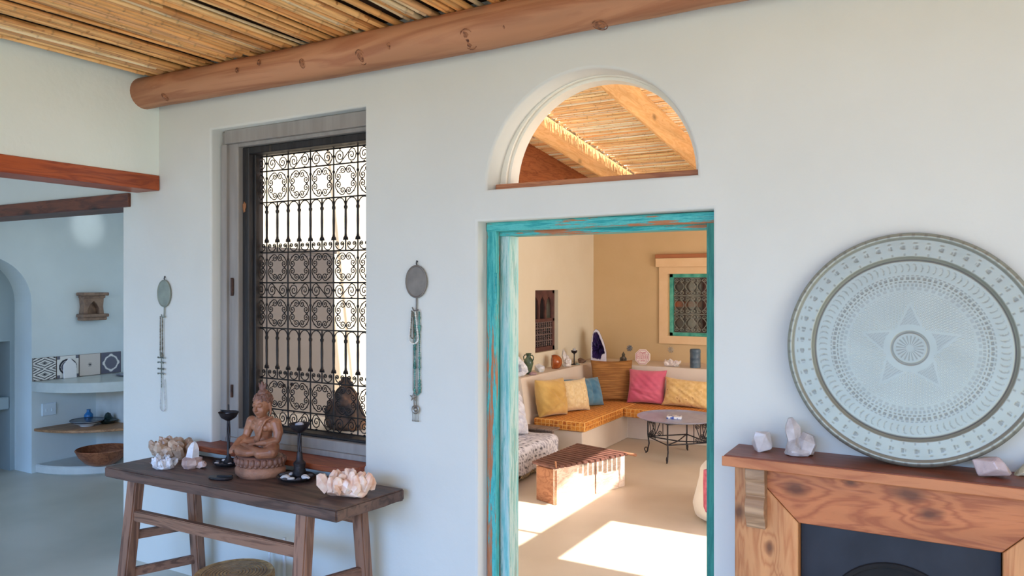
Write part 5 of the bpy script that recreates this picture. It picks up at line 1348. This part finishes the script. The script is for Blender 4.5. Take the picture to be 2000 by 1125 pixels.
# lean-to seen through the panes
b = NB(); box(b, (-3.6, 9.9, 0), (-1.2, 10.0, 2.6)); struct('wall_outside', b, mat('shadowed_brick', S(70, 58, 50), S(96, 60, 44), rough=.9, scale=9))
b = NB(); box(b, (-3.4, 9.49, 1.36), (-1.5, 9.56, 1.43)); tag(obj('wooden_rail', b, mat('orange_rail', S(190, 92, 50), rough=.6)), 'orange-brown rail seen through the small teal-framed window', 'rail')
for x_, c_, w_ in ((-3.05, S(190, 110, 60), .10), (-2.62, S(110, 50, 40), .09), (-2.42, S(168, 180, 170), .10)):
    b = NB(); lathe(b, [(w_*.5, 0), (w_*.5, 1.0), (w_*.42, 1.1), (w_*.5, 1.25), (w_*.42, 2.0)], 14); tag(obj('outdoor_post', b, mat('post_%d' % int(c_[0]*1000), c_, rough=.7)), {0.10: 'post behind the small teal-framed window', .09: 'dark red post in the middle behind the teal-framed window'}[w_] if c_[0] < .4 and w_ != .10 else ('orange-brown post behind the left of the teal-framed window' if x_ < -3 else 'pale grey post behind the right of the teal-framed window'), 'post', loc=(x_, 9.45, 0))

# ---- tray table
CX, CY, CZt = -2.235, 7.12, .372
ct = thing('tray_coffee_table', 'round silver tray coffee table on scrolled black iron legs', 'table', (CX, CY, 0))
b = NB(); lathe(b, [(0, CZt-.006), (.33, CZt-.006), (.37, CZt+.004), (.386, CZt+.012), (.388, CZt+.016), (.380, CZt+.014), (.345, CZt+.003), (.30, CZt+.001), (0, CZt)], 64)
obj('tray_top', b, mat('pewter_tray', S(150, 156, 184), S(166, 172, 198), rough=.35, metal=.0, scale=20), ct, 50)
LA = [(-.30, 0), (0, -.31), (.30, 0), (0, .29)]
for i, (x, y) in enumerate(LA):
    b = NB(); k = 1.0; ux, uy = x/.3, y/.3
    tube(b, [(x, y, CZt-.012), (x, y, .19), (x*.96, y*.96, .10), (x*1.02, y*1.02, .02), (x*1.08, y*1.08, .006)], .0075, 7)
    p = [(x*1.04+ux*r*cos(a), y*1.04+uy*r*cos(a), .045+r*sin(a)) for r, a in [(.030*(1-j/16), -pi/2+1.6*pi*j/14) for j in range(14)]]
    tube(b, p, .005, 6); obj('leg', b, M_DKI, ct, True)
for i in range(4):
    a, c = Vector((*LA[i], 0)), Vector((*LA[(i+1) % 4], 0)); b = NB()
    for z in (CZt-.016, .165): tube(b, [a+Vector((0, 0, z)), c+Vector((0, 0, z))], .006, 6)
    L_ = (c-a).length; d = (c-a).normalized()
    def Q(s, z): p_ = a+d*s; return (p_.x, p_.y, z)
    for c0_ in ((.2,), (.8,), (.2,), (.8,))[i]:
        s0 = L_*c0_; hw = .055
        for s in (-1, 1):
            tube(b, [Q(s0+s*hw, CZt-.05), Q(s0, .185)], .0045, 5)
            for zc_ in (CZt-.048, .195):
                p = [Q(s0+s*hw*.75+r*cos(t_), zc_+r*sin(t_)) for r, t_ in [(.026*(1-.9*j/14), s*j*.75) for j in range(15)]]
                tube(b, p, .0042, 5)
        tube(b, [Q(s0+.075*(1 if c0_ < .5 else -1), CZt-.02), Q(s0+.075*(1 if c0_ < .5 else -1), .168)], .0045, 5)
    obj('scrolled_side', b, M_DKI, ct, True)
b = NB(); tube(b, [(LA[0][0], 0, .168), (0, 0, .15), (LA[2][0], 0, .168)], .006, 6); tube(b, [(0, LA[1][1], .168), (0, 0, .15), (0, LA[3][1], .168)], .006, 6); obj('cross_brace', b, M_DKI, ct, True)
b = NB(); box(b, (-.07, -.055, 0), (.07, .055, .026), .006, 2)
o = obj('tile_box', b, mat('blue_white_ceramic', S(70, 92, 170), S(226, 228, 236), rough=.3, scale=26, contrast=(.44, .5))); tag(o, 'small blue and white patterned box on the tray table', 'box', loc=(CX-.02, CY-.05, CZt), rot=(0, 0, .25))

# ---- old wooden chest with a slatted lid
ch = thing('slatted_chest', 'old wooden chest with a dark slatted top', 'chest', (-2.5, 5.5, 0))
fA, fB, fC, fD = [Vector((x+2.5, y-5.5)) for x, y in ((-2.54, 5.10), (-2.285, 5.865), (-2.74, 5.98), (-2.735, 5.17))]
M_CH = wood('sunlit_white_board', S(240, 220, 204), S(220, 188, 166), axis=1, rough=.75, knots=True, bump=.4); M_CHE = wood('brown_end_board', S(176, 124, 92), S(148, 96, 68), axis=0, rough=.7, knots=False)  # pale boards: the white glare of the sun is put into their colour
def side(p, q, z0, z1, th, m, nm):
    n_ = Vector((-(q-p).y, (q-p).x)).normalized()*th; b = NB()
    hexa(b, [(p.x, p.y, z0), (q.x, q.y, z0), (q.x+n_.x, q.y+n_.y, z0), (p.x+n_.x, p.y+n_.y, z0), (p.x, p.y, z1), (q.x, q.y, z1), (q.x+n_.x, q.y+n_.y, z1), (p.x+n_.x, p.y+n_.y, z1)], .003); obj(nm, b, m, ch)
mid = fA.lerp(fB, .56); gp = (fB-fA).normalized()*.008
side(fA, mid-gp, 0, .275, .022, M_CH, 'side_board'); side(mid+gp, fB, .0, .275, .022, M_CH, 'side_board')
side(fD, fA, 0, .262, .022, M_CHE, 'end_board'); side(fB, fC, 0, .27, .022, M_CH, 'end_board'); side(fC, fD, 0, .27, .022, M_CH, 'side_board')
b = NB(); side_in = [fA, fB, fC, fD]; cen = sum((Vector((p.x, p.y)) for p in side_in), Vector((0, 0)))/4
q_ = [cen+(p-cen)*.9 for p in side_in]; hexa(b, [(p.x, p.y, .004) for p in q_]+[(p.x, p.y, .262) for p in q_]); obj('inner_box', b, mat('dark_brown_wood', S(92, 60, 46), S(72, 46, 36), rough=.8), ch)
tA, tB, tC, tD = [Vector((x+2.5, y-5.5)) for x, y in ((-2.525, 5.06), (-2.21, 5.80), (-2.74, 5.93), (-2.76, 5.14))]
M_SL = wood('slat_brown', S(126, 84, 72), S(98, 62, 54), axis=0, rough=.6, knots=False, bump=.3); NS = 14; rnd = random.Random(4)
for k in range(NS):
    f0, f1 = (k+.12)/NS, (k+.86)/NS; e = rnd.uniform(-.008, .016)
    a0, a1, b0, b1 = tA.lerp(tB, f0), tA.lerp(tB, f1), tD.lerp(tC, f0), tD.lerp(tC, f1); dd = (a0-b0).normalized()*e
    z_ = .276; b = NB()
    hexa(b, [(p.x, p.y, z_) for p in (a0+dd, a1+dd, b1, b0)]+[(p.x, p.y, z_+.020) for p in (a0+dd, a1+dd, b1, b0)], .003); obj('slat', b, M_SL, ch)
b = NB(); tube(b, [(tB.x-.05, tB.y-.02, .29), (tB.x+.05, tB.y-.03, .288)], .011, 8); ball(b, (tB.x+.05, tB.y-.03, .288), .014); tube(b, [(tA.x+.005, tA.y+.02, .285), (tA.x+.0, tA.y+.02, .335)], .007, 7); obj('wooden_pin', b, M_CHE, ch, True)

# ---- daybed with a fringed woven throw
db = thing('daybed', 'low wooden daybed at the left of the sitting room', 'daybed', (-3.45, 5.3, 0))
b = NB(); box(b, (-.38, -1.05, .06), (.33, 1.0, .13), .01); obj('bed_frame', b, wood('daybed_wood', S(150, 130, 118), S(122, 102, 92), axis=1, rough=.6), db)
b = NB(); box(b, (-.38, -1.05, .13), (.335, 1.0, .262), .03, 3); obj('mattress', b, mat('white_ticking', S(214, 212, 216), rough=.85), db, 50)
for sx, sy in ((-1, -1), (1, -1), (-1, 1), (1, 1)):
    b = NB(); box(b, (sx*.33-.03-.02, sy*.97-.03-.02, 0), (sx*.33+.03-.02, sy*.97+.03-.02, .07), .004); obj('leg', b, MATS['daybed_wood'], db)
b = NB(); box(b, (-.36, 1.02, .13), (.28, 1.05, .295), .004); box(b, (-.36, .97, .295), (.30, 1.13, .31), .003); obj('end_board', b, MATS['daybed_wood'], db)
th = NB(); lay = th.verts.layers.float_color.new('col'); NU, NV = 60, 150
rnd = random.Random(9); rows = []
WC, GC, BC = S(232, 228, 234), S(174, 170, 182), S(66, 66, 76)
for j in range(NV+1):
    v_ = j/NV; y = 4.22+v_*2.02; row = []
    for i in range(NU+1):
        s = i/NU*.97
        if s < .70: x, z = -3.82+s, .272+.004*sin(s*21+v_*13)
        else:
            q = s-.70; a = min(q/.07, 1)*pi/2; x = -3.82+.70+.045*sin(a)+.012*sin(y*16)*min(1, q/.1); z = .272-.045*(1-cos(a))-max(0, q-.07)*.82
        e = 1 if y < 6.0 else 0
        blk = (i % 4 == 0 and sin(y*90+i*1.7) > -.35 and y < 5.95); gr = rnd.random() < .22
        cc = BC if blk and rnd.random() < .55 else (GC if gr else WC)
        if y > 5.95: cc = GC if rnd.random() < .35 else WC
        v = th.verts.new((x, y, z)); v[lay] = (*cc, 1); row.append(v)
    rows.append(row)
for A, B in zip(rows, rows[1:]):
    for k in range(NU): th.faces.new((A[k], A[k+1], B[k+1], B[k]))
to = obj('woven_throw', th, vcol_mat('woven_cotton', rough=.95, bump=.8, bscale=120), None, True); tag(to, 'white and black woven throw with long fringe on the daybed', 'blanket')
sm = to.modifiers.new('s', 'SOLIDIFY'); sm.thickness = .008; sm.offset = 1
b = NB(); y = 4.25
while y < 6.0:
    x_ = -3.09+.012*sin(y*16); pts = [(x_+rnd.uniform(-.003, .003), y+rnd.uniform(-.012, .012), .078-.018*k) for k in range(4)]; pts[0] = (x_-.002, y, .095); tube(b, pts, [.006, .005, .005, .002], 4); y += .019
fr_ = obj('fringe', b, mat('cream_fringe', S(214, 190, 156), S(190, 164, 128), rough=.95, scale=40), to); fr_['kind'] = 'stuff'
cushion('fluffy white cushion on the daybed beside the door frame', (-3.40, 5.93, .284), radians(66), .35, .42, .40, .22, mat('white_fleece', S(232, 230, 236), S(206, 204, 214), rough=1, scale=30, bump=1.0, bscale=60, sheen=.5), 12, group='', wr=.014)

# ---- pouf at the right
b = NB(); lathe(b, [(0, 0), (.36, 0), (.43, .03), (.445, .10), (.42, .20), (.40, .28), (.395, .335), (.37, .365), (.30, .375), (0, .37)], 60)
for v in b.verts:
    a = atan2(v.co.y, v.co.x)
    if v.co.z > .02: k = 1+.008*sin(a*9)+.006*sin(a*5+1); v.co.x *= k; v.co.y *= k
tag(obj('round_pouf', b, F('cream_canvas', S(232, 218, 196), S(238, 226, 206), scale=8), None, 60), 'round cream fabric pouf just inside the right of the doorway', 'pouf', loc=(-1.16, 5.52, 0))
b = NB(); n_ = 30; rows = []
for j in range(n_+1):
    v_ = j/n_; row = []
    for i in range(13):
        a = radians(228+i*6.5); ex = .405+.012*sin(i*1.9)
        if v_ < .35: r, z = ex*(.3+.7*v_/.35), .386-.004*v_
        else: r = ex+.02+.03*(v_-.35)+.01*sin(i*2.1+v_*4); z = .384-(v_-.35)/.65*(.26+.03*sin(i*.8))
        row.append(b.verts.new((r*cos(a), r*sin(a), z)))
    rows.append(row)
for A, B in zip(rows, rows[1:]):
    for k in range(12): b.faces.new((A[k], A[k+1], B[k+1], B[k]))
o = obj('pink_throw', b, mat('pink_blanket', S(216, 112, 130), S(196, 88, 110), rough=.9, scale=40, bump=.6), None, True); tag(o, 'pink cloth draped over the cream pouf', 'blanket', loc=(-1.16, 5.52, 0))
sm = o.modifiers.new('s', 'SOLIDIFY'); sm.thickness = .01

# ---- stone sculpture behind the barred window
b = NB(); box(b, (-3.56, 3.07, .80), (-2.40, 3.42, .855), .006); struct('trim_7', b, M_WALLW)
b = NB(); lathe(b, [(0, 0), (.105, 0), (.125, .02), (.122, .07), (.098, .12), (.078, .17), (.064, .205), (.045, .225), (.030, .235), (.022, .25), (.034, .262), (.028, .275), (.012, .285), (0, .288)], 28, sy=.7)
ball(b, (.02, -.05, .14), (.04, .03, .055)); tube(b, [(-.09, -.02, .03), (-.075, -.05, .10), (-.04, -.06, .16)], [.03, .028, .02], 10); tube(b, [(.09, -.02, .03), (.085, -.05, .10), (.05, -.06, .16)], [.03, .028, .02], 10)
for s in (-1, 1): tube(b, [(s*.012, 0, .24), (s*.045, 0, .255), (s*.052, 0, .235)], .008, 8)
tag(obj('bell_sculpture', remeshed(b, .005, 3), mat('dark_weathered_stone', S(62, 52, 48), S(132, 96, 70), rough=.7, scale=14, bump=.4, contrast=(.45, .7)), None, True), 'dark bell-shaped stone sculpture behind the barred window', 'sculpture', loc=(-2.88, 3.20, .855))

# ---- grey cupboard against the left wall, seen only through the barred window
cb = thing('added_cupboard', 'grey painted cupboard seen through the barred window', 'cupboard', (XW+.002, 3.12, 0)); M_GC = mat('added_cupboard_grey', S(122, 120, 120), S(130, 128, 128), rough=.6, scale=3)
b = NB(); box(b, (0, 0, 0), (.13, .88, 1.86), .004); box(b, (0, -.0, 1.86), (.14, .90, 1.885), .003); obj('cupboard_body', b, M_GC, cb)
for k in (0, 1):
    b = NB(); box(b, (.131, .02+k*.425, .06), (.143, .435+k*.425, 1.84), .003); d_ = obj('door', b, M_GC, cb)
    b = NB(); ball(b, (.15, .40+k*.07, 1.0), .012); obj('knob', b, M_DKI, d_, True)
